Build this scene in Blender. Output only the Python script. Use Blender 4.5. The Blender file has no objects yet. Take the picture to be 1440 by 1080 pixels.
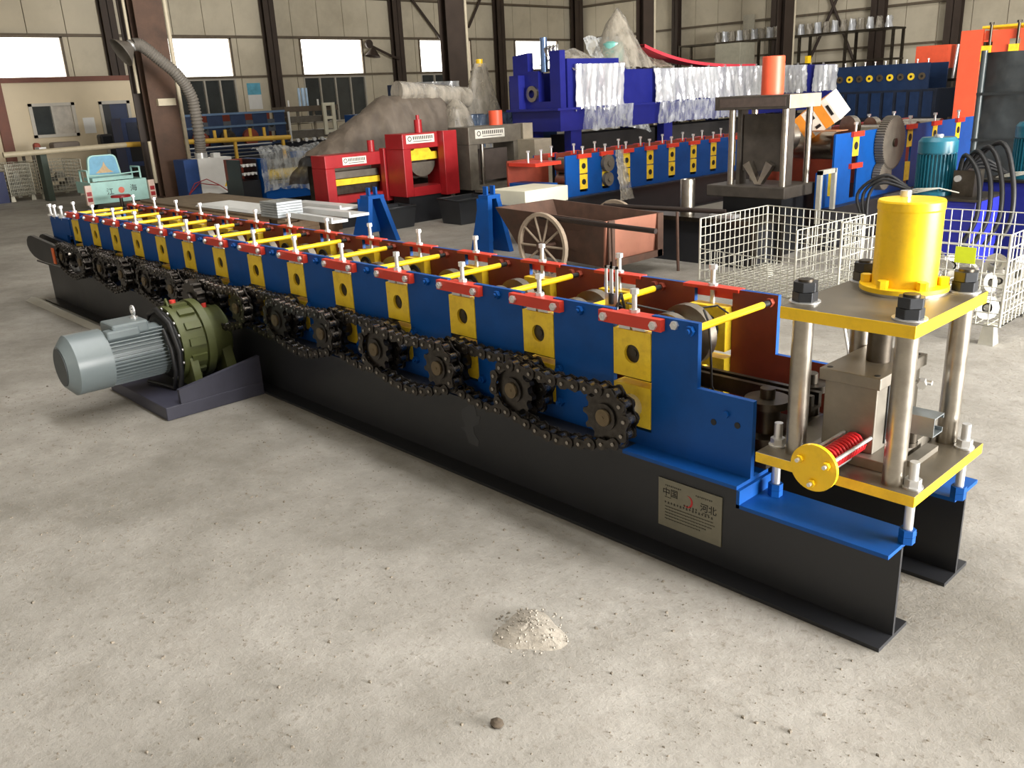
import bpy, math, random
from mathutils import Matrix, Vector
random.seed(7)
PI = math.pi
scene = bpy.context.scene
col = scene.collection

# ---------------------------------------------------------------- camera
cam_d = bpy.data.cameras.new('camera')
cam_d.sensor_fit = 'HORIZONTAL'; cam_d.sensor_width = 36.0
cam_d.lens = 36.0 * 1210.42 / 1440.0
cam_d.clip_end = 200
cam = bpy.data.objects.new('camera', cam_d); col.objects.link(cam)
vd = Vector((-0.69761, 0.64281, -0.31650)).normalized()
_yaw, _roll = math.radians(137.3414), math.radians(-2.8428)
_r = vd.cross(Vector((0, 0, 1))).normalized(); _u = _r.cross(vd)
vr = _r * math.cos(_roll) + _u * math.sin(_roll)
vu = -_r * math.sin(_roll) + _u * math.cos(_roll)
cam.matrix_world = Matrix(((vr.x, vu.x, -vd.x, 1.3615), (vr.y, vu.y, -vd.y, -2.2885), (vr.z, vu.z, -vd.z, 1.6), (0, 0, 0, 1)))
scene.camera = cam

# ---------------------------------------------------------------- world, light, exposure
vs = scene.view_settings
vs.view_transform = 'Standard'; vs.look = 'None'; vs.gamma = 1.0; vs.use_curve_mapping = False
vs.exposure = 0.86
w = bpy.data.worlds.new('sky'); scene.world = w; w.use_nodes = True
w.node_tree.nodes['Background'].inputs[0].default_value = (0.80, 0.88, 1.0, 1)
w.node_tree.nodes['Background'].inputs[1].default_value = 1.0

def area(name, loc, aim, sx, sy, power, color):
    l = bpy.data.lights.new(name, 'AREA'); l.shape = 'RECTANGLE'; l.size = sx; l.size_y = sy
    l.energy = power; l.color = color
    o = bpy.data.objects.new(name, l); col.objects.link(o); o.location = loc
    o.rotation_euler = (Vector(aim) - Vector(loc)).to_track_quat('-Z', 'Y').to_euler()
    return o
# daylight through the open gate in the right wall and the roof lights, then added front fill
area('gate_daylight', (11.9, 4.8, 1.95), (0, 4.8, 1.3), 9.4, 3.5, 3900, (1.0, 0.975, 0.93))
for yy, pw in ((1.0, 520), (14.0, 190), (25.0, 240)):
    xx = 1.5 if yy < 5 else -6.0
    area('roof_light_daylight', (xx, yy, 8.85), (xx, yy, 0), 14.0 if yy < 5 else 26.0, 1.5, pw, (1.0, 0.985, 0.96))
for xx in (-17.0, -8.5, 0.0, 8.0):
    area('front_fill', (xx, -15.85, 3.3), (xx, 0, 1.2), 4.0, 2.2, 42, (1.0, 0.98, 0.95))  # added fill for camera-side faces; the front wall has no windows

# ---------------------------------------------------------------- materials
def s2l(c):
    return tuple((x / 12.92 if x <= 0.04045 else ((x + 0.055) / 1.055) ** 2.4) for x in [v / 255.0 for v in c])
MATS = {}
def M(name, rgb, rough=0.5, metal=0.0, var=0.12, scale=6.0, bump=0.0, dirt=None, dirt_amt=0.0, dscale=3.0, rvar=0.1, spec=0.5, coat=0.0):
    if name in MATS: return MATS[name]
    m = bpy.data.materials.new(name); m.use_nodes = True
    nt = m.node_tree; N = nt.nodes; L = nt.links
    b = N['Principled BSDF']
    geo = N.new('ShaderNodeNewGeometry')
    n = N.new('ShaderNodeTexNoise'); n.inputs['Scale'].default_value = scale; n.inputs['Detail'].default_value = 6; n.inputs['Roughness'].default_value = 0.65
    L.new(geo.outputs['Position'], n.inputs['Vector'])
    c = s2l(rgb)
    r = N.new('ShaderNodeValToRGB')
    r.color_ramp.elements[0].position = 0.3; r.color_ramp.elements[1].position = 0.7
    r.color_ramp.elements[0].color = tuple(max(0, x * (1 - var)) for x in c) + (1,)
    r.color_ramp.elements[1].color = tuple(min(1, x * (1 + var)) for x in c) + (1,)
    L.new(n.outputs['Fac'], r.inputs['Fac'])
    out = r.outputs['Color']
    if dirt:
        n2 = N.new('ShaderNodeTexNoise'); n2.inputs['Scale'].default_value = dscale; n2.inputs['Detail'].default_value = 8; n2.inputs['Roughness'].default_value = 0.7
        L.new(geo.outputs['Position'], n2.inputs['Vector'])
        r2 = N.new('ShaderNodeValToRGB'); r2.color_ramp.elements[0].position = 0.48; r2.color_ramp.elements[1].position = 0.68
        r2.color_ramp.elements[0].color = (0, 0, 0, 1); r2.color_ramp.elements[1].color = (dirt_amt,) * 3 + (1,)
        L.new(n2.outputs['Fac'], r2.inputs['Fac'])
        mx = N.new('ShaderNodeMixRGB'); mx.inputs[2].default_value = s2l(dirt) + (1,)
        L.new(r2.outputs['Color'], mx.inputs[0]); L.new(out, mx.inputs[1]); out = mx.outputs[0]
    L.new(out, b.inputs['Base Color'])
    mr = N.new('ShaderNodeMapRange'); mr.inputs[3].default_value = max(0.03, rough - rvar); mr.inputs[4].default_value = min(1, rough + rvar)
    L.new(n.outputs['Fac'], mr.inputs[0]); L.new(mr.outputs[0], b.inputs['Roughness'])
    b.inputs['Metallic'].default_value = metal
    b.inputs['Specular IOR Level'].default_value = spec
    if coat: b.inputs['Coat Weight'].default_value = coat
    if bump:
        bp = N.new('ShaderNodeBump'); bp.inputs['Strength'].default_value = bump; bp.inputs['Distance'].default_value = 0.01
        L.new(n.outputs['Fac'], bp.inputs['Height']); L.new(bp.outputs[0], b.inputs['Normal'])
    MATS[name] = m
    return m
def film(name, rgb, clear, rough=0.18, scale=14.0):
    """crumpled clear plastic film: part see-through, part glossy"""
    m = bpy.data.materials.new(name); m.use_nodes = True
    nt = m.node_tree; N = nt.nodes; L = nt.links
    b = N['Principled BSDF']; o = N['Material Output']
    b.inputs['Base Color'].default_value = s2l(rgb) + (1,); b.inputs['Roughness'].default_value = rough
    b.inputs['Specular IOR Level'].default_value = 0.8
    t = N.new('ShaderNodeBsdfTransparent'); mx = N.new('ShaderNodeMixShader')
    geo = N.new('ShaderNodeNewGeometry'); n = N.new('ShaderNodeTexNoise'); n.inputs['Scale'].default_value = scale; n.inputs['Detail'].default_value = 5
    mp = N.new('ShaderNodeMapping'); mp.inputs['Scale'].default_value = (1, 1, 0.35)
    L.new(geo.outputs['Position'], mp.inputs[0]); L.new(mp.outputs[0], n.inputs['Vector'])
    r = N.new('ShaderNodeMapRange'); r.inputs[1].default_value = 0.35; r.inputs[2].default_value = 0.65
    r.inputs[3].default_value = max(0, 1 - clear - 0.25); r.inputs[4].default_value = min(1, 1 - clear + 0.25)
    L.new(n.outputs['Fac'], r.inputs[0]); L.new(r.outputs[0], mx.inputs[0])
    L.new(t.outputs[0], mx.inputs[1]); L.new(b.outputs[0], mx.inputs[2]); L.new(mx.outputs[0], o.inputs['Surface'])
    bp = N.new('ShaderNodeBump'); bp.inputs['Strength'].default_value = 0.9; bp.inputs['Distance'].default_value = 0.03
    L.new(n.outputs['Fac'], bp.inputs['Height']); L.new(bp.outputs[0], b.inputs['Normal'])
    MATS[name] = m
    return m
def glow(name, rgb, strength):
    m = bpy.data.materials.new(name); m.use_nodes = True
    b = m.node_tree.nodes['Principled BSDF']
    b.inputs['Base Color'].default_value = (0.8, 0.8, 0.8, 1)
    b.inputs['Emission Color'].default_value = s2l(rgb) + (1,); b.inputs['Emission Strength'].default_value = strength
    MATS[name] = m
    return m

BLUE = M('blue_paint', (10, 76, 152), 0.46, var=0.08, scale=3, spec=0.25, dirt=(18, 40, 70), dirt_amt=0.35)
PRIMER = M('red_primer', (128, 52, 34), 0.5, var=0.18, scale=5)
RED = M('red_paint', (206, 58, 38), 0.42, var=0.1)
YEL = M('yellow_paint', (255, 212, 52), 0.38, var=0.1, scale=10, dirt=(150, 100, 30), dirt_amt=0.3, dscale=14)
YELB = M('bright_yellow_paint', (250, 204, 28), 0.33, var=0.05, dirt=(150, 110, 30), dirt_amt=0.25, dscale=12)
BLACK = M('black_paint', (36, 37, 41), 0.4, var=0.14, scale=3)
STEEL = M('machined_steel', (170, 163, 152), 0.32, metal=1.0, var=0.14, scale=18)
DSTEEL = M('oily_dark_steel', (84, 78, 70), 0.42, metal=1.0, var=0.3, scale=14)
ZINC = M('zinc_bolt', (222, 222, 222), 0.34, metal=0.75, var=0.06)
CHAIN = M('oily_chain_steel', (70, 66, 62), 0.32, metal=0.9, var=0.35, scale=40)
CROLL = M('polished_chain_roller', (150, 144, 136), 0.26, metal=1.0, var=0.2, scale=40)
BRONZE = M('worn_hub_steel', (112, 98, 76), 0.45, metal=0.7, var=0.2, scale=30)
DARK = M('dark_recess', (24, 24, 24), 0.6, var=0.2)
RUBBER = M('black_rubber', (28, 28, 30), 0.5, var=0.2)
GREY = M('grey_motor_paint', (112, 122, 125), 0.36, var=0.06)
OLIVE = M('olive_paint', (86, 92, 52), 0.42, var=0.1, scale=9, dirt=(60, 62, 40), dirt_amt=0.4)
NAVYBLK = M('blue_black_paint', (58, 58, 72), 0.45, var=0.14)
WHITE = M('white_paint', (232, 232, 230), 0.42, var=0.04)
GALV = M('galvanised_wire', (206, 204, 192), 0.42, metal=0.35, var=0.14, scale=9)
RUST = M('rusty_iron', (80, 56, 44), 0.75, var=0.3, scale=7, bump=0.2, dirt=(70, 54, 44), dirt_amt=0.6, dscale=5)
BLOCK = M('ground_die_steel', (132, 126, 116), 0.45, metal=0.6, var=0.12, scale=12)

# ---------------------------------------------------------------- mesh building
def vec(a): return Vector(a)
class MB:
    """collects shapes in world space; build() links them as one mesh object"""
    def __init__(s): s.v = []; s.f = []; s.sm = []; s.mi = []; s.cur = 0
    def add(s, vs, fs, smooth=False):
        k = len(s.v); s.v += [tuple(x) for x in vs]
        for f in fs: s.f.append(tuple(i + k for i in f)); s.sm.append(smooth); s.mi.append(s.cur)
        return s
    def box(s, a, b):
        x0, y0, z0 = [min(p, q) for p, q in zip(a, b)]; x1, y1, z1 = [max(p, q) for p, q in zip(a, b)]
        return s.add([(x0, y0, z0), (x1, y0, z0), (x1, y1, z0), (x0, y1, z0), (x0, y0, z1), (x1, y0, z1), (x1, y1, z1), (x0, y1, z1)],
                     [(0, 3, 2, 1), (4, 5, 6, 7), (0, 1, 5, 4), (1, 2, 6, 5), (2, 3, 7, 6), (3, 0, 4, 7)])
    def hexa(s, p):   # 8 corners, bottom ring then top ring
        return s.add(p, [(0, 3, 2, 1), (4, 5, 6, 7), (0, 1, 5, 4), (1, 2, 6, 5), (2, 3, 7, 6), (3, 0, 4, 7)])
    def frame(s, d):
        d = vec(d).normalized(); a = Vector((0, 0, 1)) if abs(d.z) < 0.95 else Vector((1, 0, 0))
        u = d.cross(a).normalized(); return d, u, d.cross(u)
    def cyl(s, a, b, r, n=16, r2=None, caps=True, smooth=True, rot=0.0):
        a, b = vec(a), vec(b); r2 = r if r2 is None else r2
        d, u, v = s.frame(b - a)
        A = [a + (u * math.cos(2 * PI * i / n + rot) + v * math.sin(2 * PI * i / n + rot)) * r for i in range(n)]
        B = [b + (u * math.cos(2 * PI * i / n + rot) + v * math.sin(2 * PI * i / n + rot)) * r2 for i in range(n)]
        s.add(A + B, [((i + 1) % n, i, n + i, n + (i + 1) % n) for i in range(n)], smooth)
        if caps:
            s.add(A, [tuple(range(n))]); s.add(B, [tuple(reversed(range(n)))])
        return s
    def bolt(s, a, b, r, head=1.7, hh=None, n=6):
        """hex head at b, shank from a"""
        a, b = vec(a), vec(b); d = (b - a).normalized(); hh = hh or r * 1.6
        s.cyl(a, b, r, 10); return s.cyl(b - d * hh, b, r * head, n, smooth=False)
    def lathe(s, o, d, prof, n=24, smooth=True):
        """prof: list of (distance along d, radius); flat shaded rings split at each profile point"""
        o = vec(o); d, u, v = s.frame(d)
        for (h0, r0), (h1, r1) in zip(prof, prof[1:]):
            A = [o + d * h0 + (u * math.cos(2 * PI * i / n) + v * math.sin(2 * PI * i / n)) * r0 for i in range(n)]
            B = [o + d * h1 + (u * math.cos(2 * PI * i / n) + v * math.sin(2 * PI * i / n)) * r1 for i in range(n)]
            s.add(A + B, [((i + 1) % n, i, n + i, n + (i + 1) % n) for i in range(n)], smooth)
        return s
    def tube(s, pts, r, n=8, closed=False):
        pts = [vec(p) for p in pts]; m = len(pts); rings = []
        ref = None
        for i, p in enumerate(pts):
            if closed: t = pts[(i + 1) % m] - pts[i - 1]
            else: t = pts[min(i + 1, m - 1)] - pts[max(i - 1, 0)]
            t = t.normalized()
            if ref is None: _, u, _ = s.frame(t)
            else:
                u = ref - t * ref.dot(t)
                u = u.normalized() if u.length > 1e-5 else s.frame(t)[1]
            ref = u; v = t.cross(u)
            rr = r[i] if isinstance(r, (list, tuple)) else r
            rings.append([p + (u * math.cos(2 * PI * k / n) + v * math.sin(2 * PI * k / n)) * rr for k in range(n)])
        V = [q for g in rings for q in g]; F = []
        for i in range(m if closed else m - 1):
            j = (i + 1) % m
            for k in range(n): F.append((i * n + k, i * n + (k + 1) % n, j * n + (k + 1) % n, j * n + k))
        s.add(V, F, True)
        if not closed:
            s.add(rings[0], [tuple(reversed(range(n)))]); s.add(rings[-1], [tuple(range(n))])
        return s
    def prism(s, poly, axis, a, b):
        """poly of 2-D points extruded along an axis from a to b; axis y uses (x,z), x uses (y,z), z uses (x,y)"""
        def p3(p, h): return {'y': (p[0], h, p[1]), 'x': (h, p[0], p[1]), 'z': (p[0], p[1], h)}[axis]
        n = len(poly); A = [p3(p, a) for p in poly]; B = [p3(p, b) for p in poly]
        ar = sum(poly[i][0] * poly[(i + 1) % n][1] - poly[(i + 1) % n][0] * poly[i][1] for i in range(n))
        flip = (ar > 0) ^ (b < a) ^ (axis == 'y')
        f0, f1 = tuple(range(n)), tuple(reversed(range(n)))
        if flip: f0, f1 = f1, f0
        s.add(A, [f0]); s.add(B, [f1])
        sd = []
        for i in range(n):
            j = (i + 1) % n; sd.append((i, j, n + j, n + i) if flip else (j, i, n + i, n + j))
        return s.add(A + B, sd)
    def grid(s, fn, nu, nv, smooth=True, closed_u=False):
        V = [fn(i / nu, j / nv) for i in range(nu + 1) for j in range(nv + 1)]
        F = [(i * (nv + 1) + j, (i + 1) * (nv + 1) + j, (i + 1) * (nv + 1) + j + 1, i * (nv + 1) + j + 1) for i in range(nu) for j in range(nv)]
        return s.add(V, F, smooth)
    def mesh(s, name, mats, center):
        me = bpy.data.meshes.new(name)
        me.from_pydata([(x - center[0], y - center[1], z - center[2]) for x, y, z in s.v], [], s.f)
        for m in mats: me.materials.append(m)
        me.polygons.foreach_set('use_smooth', s.sm); me.polygons.foreach_set('material_index', s.mi); me.update()
        return me
    def build(s, name, mat, parent=None, label=None, bevel=0, base=False, kind=None):
        mats = mat if isinstance(mat, (list, tuple)) else [mat]
        lo = [min(p[i] for p in s.v) for i in range(3)]; hi = [max(p[i] for p in s.v) for i in range(3)]
        c = [(a + b) / 2 for a, b in zip(lo, hi)]
        if base: c[2] = lo[2]
        return put(name, s.mesh(name, mats, c), parent, Matrix.Translation(c), label, bevel, kind)
WM = {}
def put(name, me, parent=None, m=Matrix(), label=None, bevel=0, kind=None):
    o = bpy.data.objects.new(name, me); col.objects.link(o)
    WM[o.name] = m.copy()
    if parent:
        o.parent = parent; o.matrix_parent_inverse = WM[parent.name].inverted()
    o.matrix_basis = m
    if label: o['label'] = label
    if kind: o['kind'] = kind
    if bevel:
        b = o.modifiers.new('edge', 'BEVEL'); b.width = bevel; b.segments = 2; b.limit_method = 'ANGLE'; b.angle_limit = math.radians(50)
    return o
def thing(name, label, cat, loc, group=None):
    o = put(name, None, None, Matrix.Translation(loc)); o.empty_display_size = 0.1
    return tag(o, label, cat, group)
def tag(o, label, cat, group=None):
    o['label'] = label; o['category'] = cat
    if group: o['group'] = group
    return o
def struct(o): o['kind'] = 'structure'; return o
def bx(name, a, b, mat, parent=None, label=None, bevel=0, base=False): return MB().box(a, b).build(name, mat, parent, label, bevel, base)
def text(name, body, size, m, mat, parent, ext=0.0006, squash=1.0):
    """flat lettering turned into a mesh; m places its centre, x to the right, y up"""
    c = bpy.data.curves.new(name, 'FONT'); c.body = body; c.size = size; c.extrude = ext; c.align_x = 'CENTER'; c.align_y = 'CENTER'
    t = bpy.data.objects.new(name, c); me = bpy.data.meshes.new_from_object(t)
    bpy.data.objects.remove(t); bpy.data.curves.remove(c)
    if squash != 1.0:
        for v in me.vertices: v.co.x *= squash
    me.materials.clear(); me.materials.append(mat)
    return put(name, me, parent, m)
def smooth(pts, n=6):
    """Catmull-Rom curve through the points"""
    P = [vec(p) for p in pts]; P = [P[0] * 2 - P[1]] + P + [P[-1] * 2 - P[-2]]; out = []
    for i in range(1, len(P) - 2):
        for j in range(n):
            t = j / n; a, b, c, d = P[i - 1:i + 3]
            out.append((b * 2 + (c - a) * t + (a * 2 - b * 5 + c * 4 - d) * t * t + (b * 3 - a - c * 3 + d) * t ** 3) * .5)
    return out + [P[-2]]
def face_m(loc, right, up):
    r, u = Vector(right).normalized(), Vector(up).normalized(); n = r.cross(u)
    return Matrix(((r.x, u.x, n.x, loc[0]), (r.y, u.y, n.y, loc[1]), (r.z, u.z, n.z, loc[2]), (0, 0, 0, 1)))

# ================================================================ the hall
WALLM = M('cream_wall_panel', (206, 196, 174), 0.6, var=0.05, scale=1.2, dirt=(150, 138, 116), dirt_amt=0.35, dscale=0.5)
SEAM = M('panel_seam', (110, 100, 84), 0.7)
COLM = M('brown_column_paint', (62, 50, 42), 0.6, var=0.2, scale=2)
PURLIN = M('purlin_steel', (104, 92, 76), 0.6, var=0.2)
PANE = glow('daylit_roof_sheet', (255, 250, 238), 3.0)
DGLASS = M('dark_window_glass', (62, 66, 66), 0.12, var=0.2, scale=2)
ALU = M('window_aluminium', (190, 184, 172), 0.4, var=0.06)
def concrete():
    m = bpy.data.materials.new('dusty_concrete'); m.use_nodes = True
    nt = m.node_tree; N = nt.nodes; L = nt.links; b = N['Principled BSDF']
    geo = N.new('ShaderNodeNewGeometry')
    def noise(sc, det=6, rough=0.6):
        n = N.new('ShaderNodeTexNoise'); n.inputs['Scale'].default_value = sc; n.inputs['Detail'].default_value = det; n.inputs['Roughness'].default_value = rough
        L.new(geo.outputs['Position'], n.inputs['Vector']); return n
    def ramp(n, p0, c0, p1, c1):
        r = N.new('ShaderNodeValToRGB'); e = r.color_ramp.elements
        e[0].position, e[1].position = p0, p1; e[0].color = tuple(c0) + (1,); e[1].color = tuple(c1) + (1,)
        L.new(n.outputs[0], r.inputs[0]); return r
    def mix(f, a, bb, mode='MIX'):
        x = N.new('ShaderNodeMixRGB'); x.blend_type = mode
        if isinstance(f, float): x.inputs[0].default_value = f
        else: L.new(f, x.inputs[0])
        for i, q in ((1, a), (2, bb)):
            if isinstance(q, tuple): x.inputs[i].default_value = q + (1,)
            else: L.new(q, x.inputs[i])
        return x.outputs[0]
    big = ramp(noise(0.55, 5), 0.34, s2l((136, 132, 124)), 0.66, s2l((174, 170, 163)))
    mid = ramp(noise(2.6, 10, 0.75), 0.36, (0.76, 0.75, 0.73), 0.66, (1.12, 1.12, 1.13))
    c = mix(1.0, big.outputs[0], mid.outputs[0], 'MULTIPLY')
    stain = ramp(noise(1.1, 9, 0.75), 0.54, (0, 0, 0), 0.72, (0.6, 0.6, 0.6))
    c = mix(stain.outputs[0], c, s2l((112, 103, 90)))
    fine = ramp(noise(30, 5, 0.7), 0.585, (0, 0, 0), 0.64, (0.5, 0.5, 0.5))
    c = mix(fine.outputs[0], c, s2l((116, 106, 92)))
    pale = ramp(noise(21, 7, 0.8), 0.64, (0, 0, 0), 0.74, (0.6, 0.6, 0.6))
    c = mix(pale.outputs[0], c, s2l((206, 200, 188)))
    L.new(c, b.inputs['Base Color'])
    rr = N.new('ShaderNodeMapRange'); rr.inputs[3].default_value = 0.52; rr.inputs[4].default_value = 0.78
    L.new(noise(1.5).outputs[0], rr.inputs[0]); L.new(rr.outputs[0], b.inputs['Roughness'])
    b.inputs['Specular IOR Level'].default_value = 0.35
    bp = N.new('ShaderNodeBump'); bp.inputs['Strength'].default_value = 0.8; bp.inputs['Distance'].default_value = 0.012
    add = N.new('ShaderNodeMath'); add.operation = 'ADD'
    L.new(noise(30, 8, 0.75).outputs[0], add.inputs[0]); L.new(noise(6, 6).outputs[0], add.inputs[1])
    L.new(add.outputs[0], bp.inputs['Height']); L.new(bp.outputs[0], b.inputs['Normal'])
    return m
FLOORM = concrete()
X0, X1, Y0, Y1, ZC = -29.0, 12.0, -16.0, 31.1, 9.0
struct(bx('floor', (X0 - .4, Y0 - .4, -.2), (X1 + .4, Y1 + .4, 0), FLOORM))
struct(bx('ceiling', (X0 - .4, Y0 - .4, ZC), (X1 + .4, Y1 + .4, ZC + .2), M('roof_sheet', (170, 166, 156), 0.6)))
wl = struct(bx('wall_left', (X0 - .35, Y0, 0), (X0 - .10, Y1, ZC), SEAM))
wb = struct(bx('wall_back', (X0 - .35, Y1 + .10, 0), (X1, Y1 + .35, ZC), SEAM))
wf = struct(bx('wall_front', (X0 - .35, Y0 - .35, 0), (X1 + .3, Y0 - .1, ZC), WALLM))
# right wall with its big open gate (y 0 .. 9.6)
mb = MB().box((X1, Y0, 0), (X1 + .3, 0.0, ZC)).box((X1, 9.6, 0), (X1 + .3, Y1, ZC)).box((X1, 0.0, 3.8), (X1 + .3, 9.6, ZC))
struct(mb.build('wall_right', WALLM))
# wall panels, one object each
WINY = [(4.55, 7.4), (10.7, 13.0), (15.8, 18.55), (21.4, 24.2), (26.9, 29.7)]
def panel_row(parent, axis, lo, hi, step, z0, z1, skip):
    mesh = None; t = lo
    while t < hi - 0.05:
        a, b = t, min(t + step, hi); t += step
        segs = [(a, b)]
        for (s0, s1) in skip:
            nx = []
            for (p, q) in segs:
                if s1 <= p or s0 >= q: nx.append((p, q)); continue
                if s0 > p + .03: nx.append((p, s0))
                if s1 < q - .03: nx.append((s1, q))
            segs = nx
        for (p, q) in segs:
            full = abs(q - p - step) < 1e-4
            if full and mesh:
                me = mesh
            else:
                h = (q - p) / 2 - .012; hz = (z1 - z0) / 2 - .012
                m = MB().box((-.1, -h, -hz), (0, h, hz)) if axis == 'y' else MB().box((-h, 0, -hz), (h, .1, hz))
                me = m.mesh('wall_panel', [WALLM], (0, 0, 0))
                if full: mesh = me
            c = (p + q) / 2
            put('wall_panel', me, parent, Matrix.Translation((X0, c, (z0 + z1) / 2) if axis == 'y' else (c, Y1, (z0 + z1) / 2)))
for z0, z1, sk in ((0, 1.0, []), (1.0, 2.72, WINY[1:4]), (2.72, 4.02, WINY), (4.02, 5.45, []), (5.45, ZC, [])):
    panel_row(wl, 'y', 3.1 if z0 else 8.0, Y1 - .3, 1.13, z0, z1, sk)
    panel_row(wb, 'x', X0 + .1, -6.0, 1.13, z0, z1, [])
k = 0
for (a, b) in WINY:
    k += 1
    wo = struct(bx('window_%d' % k, (X0 - .09, a, 2.74), (X0 - .05, b, 4.0), PANE))
    MB().box((X0 - .06, a - .04, 2.70), (X0 + .03, b + .04, 2.76)).box((X0 - .06, a - .04, 3.98), (X0 + .03, b + .04, 4.04)).box((X0 - .06, a - .05, 2.7), (X0 + .03, a + .03, 4.04)).box((X0 - .06, b - .03, 2.7), (X0 + .03, b + .05, 4.04)).build('window_frame', PURLIN, wo)
for (a, b) in WINY[1:4]:
    k += 1
    wo = struct(bx('window_%d' % k, (X0 - .09, a, 1.0), (X0 - .06, b, 2.68), DGLASS))
    f = MB()
    for t in (0, .25, .5, .75, 1): f.box((X0 - .06, a + (b - a) * t - .03, 1.0), (X0 + .02, a + (b - a) * t + .03, 2.68))
    for z in (1.0, 2.62): f.box((X0 - .055, a, z), (X0 + .025, b, z + .06))
    f.build('window_frame', ALU, wo)
t = 0
for z in (2.72, 4.06, 5.5):
    t += 1
    struct(bx('trim_%d' % t, (X0 + .001, 3, z - .045), (X0 + .09, Y1, z + .035), PURLIN))
    t += 1
    struct(bx('trim_%d' % t, (X0 + .3, Y1 - .10, z - .045), (-6, Y1 - .001, z + .035), PURLIN))
def steel_column(x, y, along, label, group=None, wdt=.34, mat=COLM, dep=.3):
    m = MB(); h = wdt / 2; d = dep / 2
    if along == 'y':  # flanges face +x / -x
        m.box((x - d, y - h, 0), (x - d + .02, y + h, ZC)).box((x + d - .02, y - h, 0), (x + d, y + h, ZC)).box((x - d, y - .012, 0), (x + d, y + .012, ZC))
    else:
        m.box((x - h, y - d, 0), (x + h, y - d + .02, ZC)).box((x - h, y + d - .02, 0), (x + h, y + d, ZC)).box((x - .012, y - d, 0), (x + .012, y + d, ZC))
    m.box((x - h - .04, y - h - .04, 0), (x + h + .04, y + h + .04, .025))
    return tag(m.build('steel_column', mat, base=True), label, 'column', group)
for y, lab in ((8.85, 'dark brown steel wall column behind the hood of the grey extraction hose'), (14.47, 'dark brown steel wall column beside the blue and white poster'), (20.12, 'dark brown steel wall column carrying the bracket lamp'), (25.75, 'dark brown steel wall column right of the column with the cream pipe, by the short brace')):
    steel_column(X0 + .25, y, 'y', lab, 'columns along the window wall', .42)
steel_column(X0 + .35, Y1 - .35, 'y', 'dark brown steel column in the corner where the two cream walls meet', None, .55)
for x, lab in ((-22.9, 'slim dark steel column on the back wall left of the storage rack'), (-18.0, 'dark steel column on the back wall at the left foot of the crossed braces'), (-13.95, 'dark steel column on the back wall at the right foot of the crossed braces'), (-11.3, 'dark steel column on the back wall behind the orange-red machines')):
    steel_column(x, Y1 - .28, 'x', lab, 'columns along the back wall', .5 if x > -20 else .3)
def brace(name, pts, label):
    m = MB()
    for a, b in pts: m.cyl(a, b, .055, 6)
    return tag(m.build(name, COLM), label, 'brace')
brace('wall_brace', [((X0 + .2, 20.3, 6.3), (X0 + .2, 22.4, 4.06))], 'slanting steel brace between the window wall columns, falling towards the narrow window')
brace('wall_brace', [((X0 + .2, 25.6, 6.9), (X0 + .2, 24.0, 4.5))], 'short slanting steel brace above the right end of the window wall')
brace('wall_brace', [((-17.7, Y1 - .2, 0.05), (-14.2, Y1 - .2, 7.6)), ((-17.7, Y1 - .2, 8.3), (-14.2, Y1 - .2, 1.0))], 'crossed dark steel braces between two columns of the back wall')

# ================================================================ main roll forming machine
ST = [-.489, -.955, -1.413, -1.877, -2.337, -2.793, -3.25, -3.705, -4.153, -4.59, -5.02, -5.452, -5.885, -6.335]
ZB, ZT = .383, .871
RM = thing('roll_forming_machine', 'long blue roll forming machine with yellow bearing blocks on black I-beams', 'machine', (-3.4, .25, 0))
def i_beam(y):
    m = MB(); xa, xb = -7.39, .495; w0, w1 = y - .095, y + .095
    m.cur = 0
    m.box((xa, w0, 0), (xb, w1, .013)).box((xa, y - .006, .013), (xb, y + .006, .31))
    m.box((xa, y - .006, .31), (0, y + .006, .37))
    m.box((xa, w0, .37), (-.47, w1, ZB)); m.cur = 1
    m.box((-.47, w0, .37), (0.0, w1, ZB)).box((0, w0, .308), (xb, w1, .321)).box((-.0, w0, .308), (.012, w1, .37))
    return m.build('base_beam', [BLACK, BLUE], RM)
beam_n = i_beam(.015); beam_f = i_beam(.495)
for x in (-7.2, -5.4, -2.0, -.3): MB().box((x - .05, .021, .1), (x + .05, .489, .2)).build('cross_member', BLACK, RM)
def side_plate(y0, y1):
    p = [(0, ZB), (0, .648), (-.213, .648), (-.213, ZT)]
    for x in ST: p += [(x + .086, ZT), (x + .086, .44), (x - .086, .44), (x - .086, ZT)]
    p += [(-6.465, ZT), (-6.465, ZB)]
    m = MB(); m.prism(p, 'y', y0, y1)
    for i, f in enumerate(m.f):
        pass
    return m, p
m, p = side_plate(0.0, .02)
m.mi[1] = 1
plate_n = m.build('side_plate', [BLUE, PRIMER], RM)
m, p = side_plate(.495, .515)
m.mi[0] = 1
plate_f = m.build('side_plate', [BLUE, PRIMER], RM)
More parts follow.
